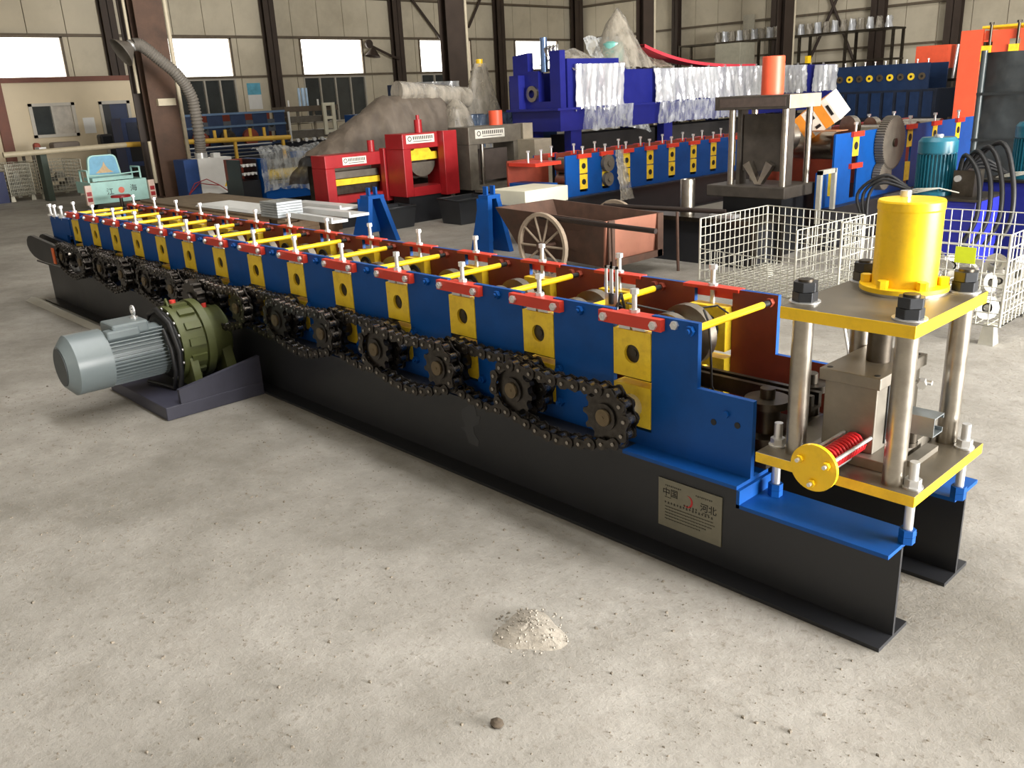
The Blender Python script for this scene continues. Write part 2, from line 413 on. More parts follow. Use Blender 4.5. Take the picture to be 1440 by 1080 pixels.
def ring_plate(w, h, r, t, n=24, cz=0.0):
    """bearing block with a round bore: front at y=0, back at y=t"""
    m = MB(); O = []; I = []
    for i in range(n):
        a = 2 * PI * i / n; c, s = math.cos(a), math.sin(a)
        k = min((w / 2) / abs(c) if abs(c) > 1e-6 else 9, (h / 2) / abs(s) if abs(s) > 1e-6 else 9)
        O.append((c * k, s * k + cz * 0)); I.append((c * r, s * r + cz))
    corners = [(w / 2, h / 2), (-w / 2, h / 2), (-w / 2, -h / 2), (w / 2, -h / 2)]
    for cx, cz_ in corners:   # snap the nearest outline point to the corner
        j = min(range(n), key=lambda q: (O[q][0] - cx) ** 2 + (O[q][1] - cz_) ** 2); O[j] = (cx, cz_)
    for y, fl in ((0, False), (t, True)):
        V = [(a, y, b) for a, b in O] + [(a, y, b) for a, b in I]
        F = [(i, (i + 1) % n, n + (i + 1) % n, n + i) for i in range(n)]
        m.add(V, [tuple(reversed(f)) for f in F] if fl else F)
    V = [(a, 0, b) for a, b in O] + [(a, t, b) for a, b in O]
    m.add(V, [((i + 1) % n, i, n + i, n + (i + 1) % n) for i in range(n)])
    V = [(a, 0, b) for a, b in I] + [(a, t, b) for a, b in I]
    m.add(V, [(i, (i + 1) % n, n + (i + 1) % n, n + i) for i in range(n)], True)
    return m
blk = ring_plate(.166, .172, .034, .06).mesh('bearing_block', [YEL], (0, 0, 0))
blk2 = ring_plate(.166, .152, .04, .06).mesh('bearing_block', [YEL], (0, 0, 0))
seal = MB().lathe((0, -.006, 0), (0, 1, 0), [(0, .03), (0, .055), (.006, .055)], 24).mesh('seal_ring', [RUBBER], (0, 0, 0))
end_d = MB().cyl((0, .012, 0), (0, .03, 0), .034, 20).cyl((0, .009, 0), (0, .012, 0), .014, 12).mesh('shaft_end', [DSTEEL], (0, 0, 0))
bar = MB().box((-.137, -.026, -.021), (.137, 0, .021)).box((-.075, 0, .0), (.075, .03, .021)).mesh('clamp_bar', [RED], (0, 0, 0))
barf = MB().box((-.125, .018, -.03), (.125, .036, .016)).box((-.125, -.012, .004), (.125, .018, .016)).mesh('clamp_bar', [RED], (0, 0, 0))
capb = MB().cyl((0, -.012, 0), (0, 0, 0), .0155, 6, smooth=False).cyl((0, -.016, 0), (0, -.012, 0), .007, 8).mesh('cap_bolt', [ZINC], (0, 0, 0))
adj = MB().cyl((0, 0, -.07), (0, 0, .08), .0095, 12).cyl((0, 0, .0), (0, 0, .012), .019, 6, smooth=False).cyl((0, 0, .066), (0, 0, .084), .016, 6, smooth=False).mesh('adjusting_bolt', [ZINC], (0, 0, 0))
shim = MB().box((-.06, .004, -.008), (-.01, .03, .008)).box((.005, .004, -.006), (.055, .03, .006)).mesh('shim', [ZINC], (0, 0, 0))
T = Matrix.Translation
for i, x in enumerate(ST):
    b = put('bearing_block', blk, RM, T((x, -.002, .718)))
    put('shaft_end', end_d, b, T((x, -.002, .718)))
    b = put('bearing_block', blk2, RM, T((x, -.002, .527)))
    cb = put('clamp_bar', bar, RM, T((x + .005, -.0005, .846)))
    for dx in (-.105, .115): put('cap_bolt', capb, cb, T((x + dx, -.0266, .846)))
    put('adjusting_bolt', adj, RM, T((x + .002, .012, .867)))
    put('shim', shim, RM, T((x, -.004, .813)))
    # far side
    b = put('bearing_block', blk, RM, T((x, .455, .718)))
    put('seal_ring', seal, b, T((x, .453, .718)))
    b = put('bearing_block', blk2, RM, T((x, .455, .527)))
    cb = put('clamp_bar', barf, RM, T((x - .01, .497, .856)))
    put('adjusting_bolt', adj, RM, T((x - .01, .505, .870)))
    # shafts and forming rolls between the plates
    MB().cyl((x, .03, .718), (x, .49, .718), .028, 16).build('roller_shaft', STEEL, RM)
    MB().cyl((x, -.12, .527), (x, .49, .527), .028, 16).build('roller_shaft', STEEL, RM)
    k = (i % 4) * .006
    MB().lathe((x, .06, .718), (0, 1, 0), [(0, .028), (0, .055), (.07, .055), (.07, .028)], 24).build('spacer_sleeve', YELB if i == 0 else DSTEEL, RM)
    MB().lathe((x, .20, .718), (0, 1, 0), [(0, .03), (0, .105 - k), (.035, .105 - k), (.035, .07), (.11, .07), (.11, .118 - k), (.15, .118 - k), (.15, .03)], 28).build('forming_roll', STEEL, RM)
    MB().lathe((x, .16, .527), (0, 1, 0), [(0, .03), (0, .10), (.06, .10), (.06, .09), (.12, .09), (.12, .085), (.2, .085), (.2, .03)], 28).build('forming_roll', DSTEEL, RM)
# tie rods with nuts
TR = [-.241, -.73] + [(a + b) / 2 + .005 for a, b in zip(ST[1:], ST[2:])] + [-6.45]
nutb = MB().cyl((0, -.016, 0), (0, 0, 0), .0175, 6, smooth=False).cyl((0, -.026, 0), (0, -.016, 0), .009, 8)
nut_n = nutb.mesh('tie_nut', [BLUE], (0, 0, 0)); nut_f = MB().cyl((0, -.02, 0), (0, 0, 0), .017, 6, smooth=False).mesh('tie_nut', [PRIMER], (0, 0, 0))
for x in TR:
    r = MB().cyl((x, .021, .843), (x, .435, .843), .0125, 12).build('tie_rod', YELB, RM)
    MB().cyl((x, .435, .843), (x, .494, .843), .0105, 12).build('rod_thread', DARK, r)
    put('tie_nut', nut_n, r, T((x, -.0005, .843))); put('tie_nut', nut_f, r, T((x, .4945, .843)))
for x in ST[1:8]:
    put('tie_nut', nut_n, RM, T((x + .115, -.0005, .594)))
    put('tie_nut', nut_n, RM, T((x + .115, -.0005, .46)))
for x, z in ((-.305, .852),): put('cap_bolt', capb, RM, T((x, .0, z)))
for x in [s + .19 for s in ST[1:]]: put('cap_bolt', MB().cyl((0, -.012, 0), (0, 0, 0), .011, 8).mesh('plate_bolt', [PRIMER], (0, 0, 0)) if False else nut_f, RM, T((x, .4945, .845)))
# socket screw holes and bolt on the low end of the near plate
put('cap_bolt', MB().cyl((0, -.012, 0), (0, 0, 0), .011, 6, smooth=False).mesh('plate_bolt', [BLUE], (0, 0, 0)), RM, T((-.095, -.0003, .585)))
for x, z in ((-.145, .545), (-.055, .555)):
    MB().lathe((x, -.0015, z), (0, 1, 0), [(0, .0), (0, .011), (.003, .011)], 12).build('screw_hole', DARK, RM)
# centre guide channel, end rolls and cable on the output end
MB().box((-.62, .28, .555), (.05, .30, .60)).box((-.62, .33, .555), (.05, .35, .60)).box((-.62, .28, .545), (.05, .35, .556)).build('guide_channel', DSTEEL, RM)
for x, y, r in ((-.05, .17, .075), (-.02, .40, .06)):
    g = MB().lathe((x, y, .44), (0, 0, 1), [(0, .03), (0, r), (.04, r), (.05, r * .6), (.13, r * .6), (.14, r), (.165, r), (.165, .025), (.2, .025), (.2, 0)], 28).build('vertical_roll', DSTEEL, RM)
    MB().cyl((x, y, .605), (x, y, .625), .022, 6, smooth=False).build('roll_nut', STEEL, g)
MB().box((-.2, .06, .40), (.02, .46, .44)).build('end_plate', DSTEEL, RM)
MB().tube([(-.33, .2, .86), (-.29, .17, .83), (-.275, .165, .75), (-.27, .17, .6), (-.24, .2, .5)], .0045, 6).build('sensor_cable', RUBBER, RM)
mb = MB().tube([(-.62, .10, .90), (-.64, .07, .80), (-.66, .10, .86), (-.63, .13, .84), (-.62, .10, .90)], .006, 6).tube([(-.62, .13, .86), (-.55, .3, .80), (-.42, .42, .82), (-.36, .44, .78)], .004, 6)
mb.build('sensor_cable', RUBBER, RM)
m = MB().box((-.675, .085, .90), (-.640, .09, .985)); m.box((-.672, .083, .962), (-.643, .086, .98))
sb = MB()
for a, b in (((-.685, .085, .90), (-.675, .09, 1.0)), ((-.635, .085, .90), (-.625, .09, 1.0)), ((-.662, .085, .90), (-.648, .09, 1.0)), ((-.685, .085, .99), (-.625, .09, 1.0)), ((-.685, .085, .84), (-.625, .09, .90))): sb.box(a, b)
sb.build('sensor_bracket', ZINC, RM)
MB().cyl((-.655, .088, .90), (-.655, .088, .86), .012, 10).build('sensor', RUBBER, RM)
# nameplate on the near beam
np_ = MB().box((-.372, .004, .09), (-.105, .0088, .278)).build('nameplate', M('etched_nameplate', (128, 124, 108), 0.4, metal=0.35, var=0.08, scale=20), RM)
INK = M('black_ink', (30, 28, 26), 0.6); RINK = M('red_ink', (190, 40, 44), 0.5)
def on_np(u, v): return face_m((-.372 + u, .0034, .09 + v), (1, 0, 0), (0, 0, 1))
text('lettering', '中国', .034, on_np(.052, .137), INK, np_); text('lettering', '河北', .034, on_np(.213, .124), INK, np_)
m = MB()
for u, v, n, s in ((.03, .165, 9, .0075), (.16, .162, 9, .0075), (.11, .108, 5, .010), (.028, .098, 16, .0105), (.03, .082, 35, .0056), (.03, .070, 36, .0056), (.03, .058, 34, .0056), (.03, .046, 30, .0056), (.03, .034, 26, .0056), (.028, .119, 7, .004), (.19, .105, 7, .004)):
    for j in range(n):
        x = -.372 + u + j * s * (1.05 if s < .01 else 1.25); z = .09 + v
        m.box((x, .0030, z), (x + s * .7, .0039, z + s * .18)); m.box((x + s * .25, .0030, z - s * .35), (x + s * .42, .0039, z + s * .45))
        if j % 2: m.box((x, .0030, z - s * .4), (x + s * .7, .0039, z - s * .24))
m.build('print_rows', INK, np_, kind='stuff')
m = MB(); A = []
for j in range(19):
    a = math.radians(100 - j * 13); A.append((a, .008 * math.sin(PI * j / 18)))
cx, cz = -.372 + .128, .09 + .128
P = [(cx + math.cos(a) * .021, cz + math.sin(a) * .023) for a, t in A] + [(cx + math.cos(a) * (.021 - t), cz + math.sin(a) * (.023 - t)) for a, t in reversed(A[1:-1])]
m.prism(P, 'y', .0030, .0039); m.build('crescent_emblem', RINK, np_)

# dull smear of primer on the near beam web
MB().prism([(-1.42, .31), (-1.40, .345), (-1.375, .30), (-1.37, .27), (-1.345, .275), (-1.36, .235), (-1.40, .21), (-1.395, .18), (-1.365, .15), (-1.375, .12), (-1.44, .125), (-1.455, .17), (-1.49, .185), (-1.455, .20), (-1.475, .24), (-1.475, .275)], 'y', .0078, .0089).build('paint_smear', M('primer_smear', (58, 59, 62), .6), RM)
# ---------------- sprockets and chains on the near side
def sprocket_mesh(n=11, ro=.112, ri=.088, y0=-.012, y1=.012):
    P = []
    for i in range(n):
        for da, rr in ((-.5, ri), (-.28, ri + .003), (-.13, ro), (.13, ro), (.28, ri + .003)):
            a = 2 * PI * (i + da) / n; P.append((math.cos(a) * rr, math.sin(a) * rr))
    return MB().prism(P, 'y', y0, y1)
ZS = .525
sp_me = sprocket_mesh(ro=.103, ri=.082)
sp_me.lathe((0, -.02, 0), (0, 1, 0), [(0, .032), (0, .05), (.04, .05)], 20)
sp_me = sp_me.mesh('sprocket', [CHAIN], (0, 0, 0))
hub_me = MB().cyl((0, -.006, 0), (0, .02, 0), .031, 20).cyl((0, -.0075, 0), (0, -.006, 0), .006, 8).mesh('hub_end', [BRONZE], (0, 0, 0))
YO, YI = -.138, -.068
PITCH = .0556
def link_mesh(h, y, t, pin):
    m = MB()
    P = []
    for s in (1, -1):
        for j in range(7):
            a = math.radians(-75 + j * 25); P.append((s * (PITCH / 2) + s * math.cos(a) * h, s * math.sin(a) * h))
        P.append((0, s * h * .55))
    for sg in (1, -1): m.prism(P, 'y', sg * y, sg * (y + t))
    if pin:
        m.cur = 1
        for s in (1, -1): m.cyl((s * PITCH / 2, -y - t - .005, 0), (s * PITCH / 2, y + t + .005, 0), .0075, 8)
    else:
        m.cur = 1
        for s in (1, -1): m.cyl((s * PITCH / 2, -.018, 0), (s * PITCH / 2, .018, 0), .0165, 10)
    return m.mesh('chain_link', [CHAIN, CROLL], (0, 0, 0))
l_out, l_in = link_mesh(.0235, .0245, .005, True), link_mesh(.0245, .0185, .005, False)
def chain_nodes(xa, xb, zc, R, sag, zb=None):
    zb = zc if zb is None else zb
    pts = []
    for j in range(40): pts.append((xa + (xb - xa) * j / 40, zc + (zb - zc) * j / 40 + R - .012 * math.sin(PI * j / 40)))
    for j in range(40): a = PI / 2 - PI * j / 40; pts.append((xb + R * math.cos(a), zb + R * math.sin(a)))
    for j in range(40): q = j / 40; pts.append((xb + (xa - xb) * q, zb + (zc - zb) * q - R - sag * math.sin(PI * q)))
    for j in range(40): a = -PI / 2 - PI * j / 40; pts.append((xa + R * math.cos(a), zc + R * math.sin(a)))
    d = [0.0]
    for j in range(len(pts)):
        a, b = pts[j], pts[(j + 1) % len(pts)]; d.append(d[-1] + math.hypot(b[0] - a[0], b[1] - a[1]))
    n = int(round(d[-1] / PITCH / 2)) * 2; out = []; j = 0
    for k in range(n):
        s = d[-1] * k / n
        while d[j + 1] < s: j += 1
        f = (s - d[j]) / (d[j + 1] - d[j]); a, b = pts[j], pts[(j + 1) % len(pts)]
        out.append((a[0] + (b[0] - a[0]) * f, a[1] + (b[1] - a[1]) * f))
    return out
def chain(xa, xb, y, single, zc=ZS, R=.0985, sag=.042, parent=None, zb=None):
    nd = chain_nodes(xa, xb, zc, R, sag, zb); n = len(nd)
    mats = []
    for k in range(n):
        a, b = nd[k], nd[(k + 1) % n]; c = ((a[0] + b[0]) / 2, y, (a[1] + b[1]) / 2)
        mats.append((T(c) @ Matrix.Rotation(-math.atan2(b[1] - a[1], b[0] - a[0]), 4, 'Y'), k % 2))
    if single:
        ch = put('drive_chain', None, parent or RM, T(((xa + xb) / 2, y, zc))); ch.empty_display_size = .1
        for mt, o in mats: put('chain_link', l_out if o else l_in, ch, mt)
    else:
        m = MB()
        for mt, o in mats:
            me = l_out if o else l_in
            m.add([mt @ v.co for v in me.vertices], [tuple(p.vertices) for p in me.polygons])
        m.build('drive_chain', CHAIN, parent or RM, kind='stuff')
for i, x in enumerate(ST):
    for y in (YO, YI):
        if (y == YI and i == 0): continue
        a = random.random()
        sp = put('sprocket', sp_me, RM, T((x, y, ZS)) @ Matrix.Rotation(a, 4, 'Y'))
        if y == YO: put('hub_end', hub_me, sp, T((x, y - .022, ZS)))
    MB().cyl((x, -.04, ZS), (x, -.002, ZS), .045, 20).build('collar', ZINC if i == 0 else DSTEEL, RM)
for i in range(13):
    chain(ST[i + 1], ST[i], YO if i % 2 == 0 else YI, i < 7)
# drive chain down to the gear motor (behind the gearbox)
gs = MB(); GX, GZ = -3.62, .30
sprk = sprocket_mesh(13, .125, .103, -.05, .0); sprk.cyl((0, -.07, 0), (0, .02, 0), .05, 16)
put('drive_sprocket', sprk.mesh('drive_sprocket', [CHAIN], (0, 0, 0)), RM, T((-3.705, -.175, ZS)))

# ---------------- inlet end
for y in (0, .495): bx('inlet_plate', (-7.0, y, .42), (-6.62, y + .02, .80), BLUE, RM)
m = MB().box((-7.0, .02, .62), (-6.6, .495, .645)).box((-6.62, .0, .66), (-6.5, .06, .80)); m.build('inlet_table', BLUE, RM)
for x in (-6.98, -6.86, -6.68):
    MB().bolt((x, .01, .78), (x, .01, .90), .012).cyl((x, .01, .80), (x, .01, .815), .03, 12).build('inlet_bolt', ZINC, RM)
for y in (.06, .2, .34, .48): MB().cyl((-7.02, y, .80), (-6.6, y, .80), .012, 8).build('inlet_rod', ZINC, RM)
# rounded dark outrigger plate carrying the inlet rollers
P = [(-6.42, .60), (-6.42, .44), (-6.67, .432), (-6.96, .434), (-7.13, .455), (-7.23, .495), (-7.27, .54), (-7.25, .59), (-7.19, .625), (-7.10, .64), (-6.85, .625)]
MB().prism(P, 'y', -.16, -.13).prism(P, 'y', -.06, -.03).build('inlet_guard', BLACK, RM)
for x in (-7.17, -6.95, -6.72): MB().cyl((x, -.13, .545), (x, .5, .545), .04, 14).build('inlet_roller', DSTEEL, RM)
MB().box((-6.54, -.170, .45), (-6.49, -.161, .58)).build('orange_tab', M('orange_paint', (232, 108, 52), 0.45), RM)

# loose pale metal strip lying along the beam foot
m = MB().prism([(-.205, 0), (-.09, 0), (-.09, .004), (-.15, .03), (-.155, .03), (-.205, .004)], 'x', -7.55, -4.6)
o = tag(m.build('metal_strip', M('pale_sheet_steel', (206, 204, 196), 0.35, metal=0.5, var=0.08)), 'loose pale metal strip on the floor against the foot of the black beam', 'strip')

# ================================================================ hydraulic cutting press on the output end
HP = thing('cutting_press', 'four-post hydraulic cutting press with yellow cylinder on the end of the blue machine', 'press', (.28, .22, .321))
PLT = [YELB, M('top_plate_steel', (120, 112, 98), 0.42, metal=0.7, var=0.15, scale=9)]
def press_plate(a, b):
    m = MB().box(a, b); m.mi[1] = 1; return m.build('press_plate', PLT, HP, bevel=.002)
press_plate((.032, -.03, .463), (.530, .478, .497)); press_plate((.098, -.043, .945), (.491, .468, .982))
POST = [(.128, .045), (.446, .022), (.438, .425), (.140, .405)]
for x, y in POST:
    pp = MB().cyl((x, y, .497), (x, y, .945), .031, 24).build('guide_post', STEEL, HP)
    nn = MB().cyl((x, y, .986), (x, y, 1.014), .037, 6, smooth=False).cyl((x, y, 1.016), (x, y, 1.044), .037, 6, smooth=False, rot=.3).build('hex_nut', M('black_oxide', (58, 60, 64), 0.35, metal=0.5), HP, bevel=.002)
    MB().lathe((x, y, .982), (0, 0, 1), [(.0005, .0), (.0005, .046), (.004, .046), (.004, .0)], 20).build('washer', ZINC, nn)
    MB().cyl((x, y, 1.044), (x, y, 1.051), .022, 16).build('post_end', DSTEEL, nn)
CX, CY = .290, .345
cy_ = MB().lathe((CX, CY, .990), (0, 0, 1), [(0, .09), (0, .127), (.014, .127), (.014, .092), (.235, .092), (.24, .094), (.262, .094), (.267, .091), (.267, 0)], 40).build('hydraulic_cylinder', YELB, HP)
MB().lathe((CX, CY, .982), (0, 0, 1), [(.0002, .0), (.0002, .126), (.008, .126), (.008, .0)], 36).build('base_ring', STEEL, cy_)
for j in range(6):
    a = math.radians(20 + 60 * j); x, y = CX + .108 * math.cos(a), CY + .108 * math.sin(a)
    MB().cyl((x, y, 1.004), (x, y, 1.028), .0165, 6, smooth=False).build('flange_bolt', YELB, cy_)
MB().cyl((CX - .04, CY + .05, 1.257), (CX - .04, CY + .05, 1.275), .016, 10).build('port_fitting', ZINC, cy_)
MB().box((CX + .062, CY - .0715, 1.09), (CX + .064, CY - .0695, 1.125)).build('paint_scratch', DARK, cy_) if False else None
# die set
dm = MB().box((.182, .10, .53), (.345, .40, .738)); db = dm.build('die_block', BLOCK, HP, bevel=.003)
MB().box((.3455, .17, .545), (.349, .33, .73)).build('die_face', DARK, db)
lid = MB().box((.168, .085, .738), (.358, .415, .775)).build('die_lid', BLOCK, HP, bevel=.003)
for x, y in ((.19, .11), (.336, .11), (.336, .39), (.19, .39)): MB().cyl((x, y, .7752), (x, y, .7758), .009, 12).build('bolt_hole', DARK, lid)
MB().box((.165, .065, .497), (.40, .41, .53)).build('die_base', BLOCK, HP, bevel=.002)
MB().cyl((.27, .26, .775), (.27, .26, .944), .036, 20).build('piston_rod', DSTEEL, HP)
# steel C profile coming out of the die
m = MB().prism([(.205, .585), (.275, .585), (.275, .60), (.271, .60), (.271, .589), (.209, .589), (.209, .641), (.271, .641), (.271, .63), (.275, .63), (.275, .645), (.205, .645)], 'x', .3495, .475)
m.build('steel_profile', M('galvanised_sheet', (150, 158, 162), 0.3, metal=0.7, var=0.1), HP)
MB().cyl((.39, .24, .531), (.39, .24, .545), .03, 12).cyl((.4, .24, .545), (.4, .24, .584), .018, 12).build('profile_support', DSTEEL, HP)
MB().box((.415, .16, .497), (.45, .33, .515)).build('support_bar', BLOCK, HP)
MB().cyl((.345, .36, .70), (.40, .36, .70), .008, 8).cyl((.372, .36, .70), (.384, .32, .70), .014, 6, smooth=False).build('stop_bolt', ZINC, HP)
# ejector: yellow disc, three studs and red spring
DX, DZ, DY = .296, .563, -.165
ds = MB().lathe((DX, DY, DZ), (0, 1, 0), [(0, 0), (0, .07), (.012, .07), (.012, 0)], 36).build('ejector_disc', YELB, HP, bevel=.001)
for a in (155, 25, 270):
    x, z = DX + .045 * math.cos(math.radians(a)), DZ + .045 * math.sin(math.radians(a))
    st = MB().cyl((x, DY - .022, z), (x, .0995, z), .006, 10).build('ejector_stud', ZINC, HP)
    MB().cyl((x, DY - .012, z), (x, DY, z), .012, 6, smooth=False).build('stud_nut', YELB, st)
pts = [(DX + .029 * math.cos(2 * PI * j / 12), DY + .014 + .245 * j / 168, DZ + .029 * math.sin(2 * PI * j / 12)) for j in range(169)]
MB().tube(pts, .0056, 6).build('red_spring', M('red_spring_paint', (196, 30, 38), 0.35), HP)
MB().cyl((DX, DY + .012, DZ), (DX, .0995, DZ), .016, 12).build('spring_core', DARK, HP)
# levelling studs through the lower plate
for x, y in ((.498, .03), (.498, .41), (.058, .06), (.06, .43)):
    s = MB().cyl((x, y, .3215), (x, y, .575), .0135, 12).build('levelling_stud', ZINC, HP)
    MB().cyl((x, y, .497), (x, y, .502), .029, 16).cyl((x, y, .502), (x, y, .524), .0235, 6, smooth=False).build('stud_nut', ZINC, s)
    MB().cyl((x, y, .344), (x, y, .365), .0235, 6, smooth=False).cyl((x, y, .3215), (x, y, .343), .0235, 6, smooth=False).build('lock_nut', BLUE, s)
MB().tube([(.07, .5, .60), (.075, .47, .72), (.06, .45, .82), (.05, .44, .9)], .005, 6).build('pale_hose', WHITE, HP)

# ================================================================ gear motor on its bracket
BR = thing('motor_bracket', 'blue-black welded steel bracket on the floor under the gear motor', 'bracket', (-3.6, -.33, 0))
m = MB().box((-4.04, -.67, 0), (-3.19, -.085, .075)); m.build('base_plate', NAVYBLK, BR, bevel=.004)
MB().prism([(-.58, .0755), (-.085, .0755), (-.085, .235), (-.58, .155)], 'x', -3.225, -3.195).build('gusset', NAVYBLK, BR)
MB().prism([(-.58, .0755), (-.085, .0755), (-.085, .235), (-.58, .155)], 'x', -4.03, -4.0).build('gusset', NAVYBLK, BR)
GM = thing('gear_motor', 'grey electric motor with finned body and olive green round gearbox', 'motor', (-3.62, -.5, .076))
GZ = .315
O = (GX, 0, GZ)
def ly(prof, name, mat, parent, n=36, label=None): return MB().lathe((GX, 0, GZ), (0, 1, 0), prof, n).build(name, mat, parent, label)
ly([(-1.03, 0), (-1.03, .115), (-.985, .168), (-.80, .168), (-.80, .15)], 'fan_cowl', GREY, GM)
ly([(-1.034, 0), (-1.034, .105), (-1.03, .105)], 'fan_grille', M('dark_grille', (64, 70, 74), 0.5), GM)
mo = ly([(-.81, .02), (-.81, .142), (-.48, .142), (-.48, .02)], 'motor_body', GREY, GM)
fin = MB().box((.138, -.80, -.0025), (.164, -.485, .0025)).mesh('cooling_fin', [GREY], (0, 0, 0))
for j in range(46):
    a = 360 * j / 46
    if 60 < a < 120: continue
    put('cooling_fin', fin, mo, T((GX, 0, GZ)) @ Matrix.Rotation(-math.radians(a), 4, 'Y'))
tb = MB().box((GX - .10, -.76, GZ + .12), (GX + .10, -.56, GZ + .19)).build('terminal_box', GREY, GM, bevel=.012)
MB().box((GX + .04, -.80, GZ + .115), (GX + .12, -.62, GZ + .165)).build('cover_lug', GREY, tb, bevel=.01)
eb = MB(); eb.tube([(GX + .0 + .024 * math.cos(2 * PI * j / 20), -.60, GZ + .235 + .024 * math.sin(2 * PI * j / 20)) for j in range(20)], .0075, 8, closed=True)
eb.cyl((GX, -.60, GZ + .17), (GX, -.60, GZ + .212), .011, 10).cyl((GX, -.60, GZ + .188), (GX, -.60, GZ + .198), .022, 12); eb.build('eye_bolt', ZINC, GM)
ly([(-.485, .02), (-.485, .17), (-.46, .20), (-.435, .20), (-.435, .02)], 'adapter_flange', DARK, GM)
MB().tube([(GX - .17, -.455, GZ - .2), (GX - .215, -.46, GZ), (GX - .14, -.465, GZ + .165), (GX, -.47, GZ + .212), (GX + .15, -.465, GZ + .15), (GX + .215, -.46, GZ), (GX + .18, -.455, GZ - .13), (GX + .17, -.47, GZ - .225)], .016, 10).build('motor_cable', RUBBER, GM)
MB().tube([(GX + .14, -.5, GZ + .12), (GX + .205, -.5, GZ + .02), (GX + .19, -.49, GZ - .12), (GX + .16, -.5, GZ - .225), (GX + .05, -.52, GZ - .22), (GX - .1, -.55, GZ - .222)], .012, 8).build('motor_cable', RUBBER, GM)
gb = ly([(-.434, .02), (-.434, .222), (-.405, .222), (-.405, .212), (-.29, .212), (-.29, .236), (-.245, .236), (-.245, .19), (-.12, .178), (-.1, .15), (-.1, .02)], 'gearbox', OLIVE, GM, 40)
rib = MB().box((.205, -.39, -.022), (.228, -.30, .022)).mesh('gearbox_rib', [OLIVE], (0, 0, 0))
for j in range(14): put('gearbox_rib', rib, gb, T((GX, 0, GZ)) @ Matrix.Rotation(-math.radians(360 * j / 14 + 8), 4, 'Y'))
bo = MB().cyl((.208, -.442, 0), (.208, -.434, 0), .009, 6, smooth=False).mesh('flange_bolt', [ZINC], (0, 0, 0))
for j in range(16): put('flange_bolt', bo, gb, T((GX, 0, GZ)) @ Matrix.Rotation(math.radians(360 * j / 16), 4, 'Y'))
for dx, y in ((-.02, -.36), (.03, -.2)): MB().cyl((GX + dx, y, GZ + (.21 if y < -.3 else .17)), (GX + dx, y, GZ + (.245 if y < -.3 else .205)), .018, 12).build('breather_plug', M('red_plug', (226, 70, 60), 0.4), gb)
for sx in (-1, 1):
    MB().prism([(GX + sx * .06, GZ - .15), (GX + sx * .21, GZ - .06), (GX + sx * .25, .078), (GX + sx * .06, .078)], 'y', -.405, -.36).build('gearbox_foot', OLIVE, GM)
    MB().prism([(GX + sx * .06, GZ - .13), (GX + sx * .17, GZ - .04), (GX + sx * .235, .078), (GX + sx * .06, .078)], 'y', -.19, -.13).build('gearbox_foot', OLIVE, GM)
MB().tube([(GX - .05, -.40, GZ + .20), (GX, -.405, GZ + .26), (GX + .01, -.4, GZ + .22)], .008, 6).build('lifting_lug', OLIVE, GM)
MB().cyl((GX, -.105, GZ), (GX, -.085, GZ), .05, 16).build('output_shaft', DSTEEL, GM)

# ================================================================ other things in the hall
DBLUE = M('deep_blue_paint', (30, 36, 122), 0.35, var=0.1)
NBLUE = M('dark_blue_machine_paint', (22, 44, 78), 0.45, var=0.2)
CREAM = M('cream_paint', (226, 222, 200), 0.5, var=0.05)
SILV = film('silver_wrap', (232, 235, 240), 0.16, 0.2, 5)
SILV.node_tree.nodes['Principled BSDF'].inputs['Metallic'].default_value = 0.35
CLEAR = film('clear_wrap', (210, 214, 216), 0.62, 0.15, 12)
CLEARB = film('milky_wrap', (176, 168, 154), 0.42, 0.25, 8)
TARP = film('dusty_brown_wrap', (108, 97, 86), 0.06, 0.42, 6)
CAST = M('cast_grey_steel', (112, 106, 96), 0.55, metal=0.4, var=0.2, scale=9)
BEIGE = M('beige_and_lit_steel', (176, 166, 148), 0.5, metal=0.3, var=0.15, scale=6)  # beige steel, also used for press faces coloured as if lit
CRED = M('crimson_paint', (158, 28, 34), 0.4, var=0.12)
ORANGE = M('orange_red_paint', (232, 92, 60), 0.45, var=0.08)
TURQ = M('turquoise_paint', (166, 208, 202), 0.45, var=0.1)
TEAL = M('teal_motor_paint', (28, 98, 118), 0.33, var=0.12)
WOOD = M('weathered_timber', (132, 108, 84), 0.8, var=0.25, scale=12)
PALE = M('white_steel_profile', (226, 228, 228), 0.4, var=0.05)
YRAIL = M('yellow_rail_paint', (222, 178, 66), 0.5, var=0.15, dirt=(150, 120, 80), dirt_amt=0.5)
def rnd(a, b): return random.uniform(a, b)
def crumple(o, f, nu, nv, amp, freq=9.0):
    """rumpled film over the rectangle o + u*f[0] + v*f[1], pushed along f[2]"""
    o, U, V, W = vec(o), vec(f[0]), vec(f[1]), vec(f[2])
    S = [(rnd(2, 7) * freq, rnd(0, 6.3), rnd(-5, 5), rnd(.2, 1)) for _ in range(7)]
    edge = [rnd(-.05, .05) for _ in range(nu + 1)]
    def fn(i, j):
        a = sum(w_ * math.sin(k_ * i + p_ + q_ * j) for k_, p_, q_, w_ in S) / 2.2 + rnd(-.35, .35)
        jj = j + (edge[round(i * nu)] if j == 0 else 0)
        return o + U * i + V * jj + W * (amp * max(0.15, 1.1 + a))
    return MB().grid(fn, nu, nv)

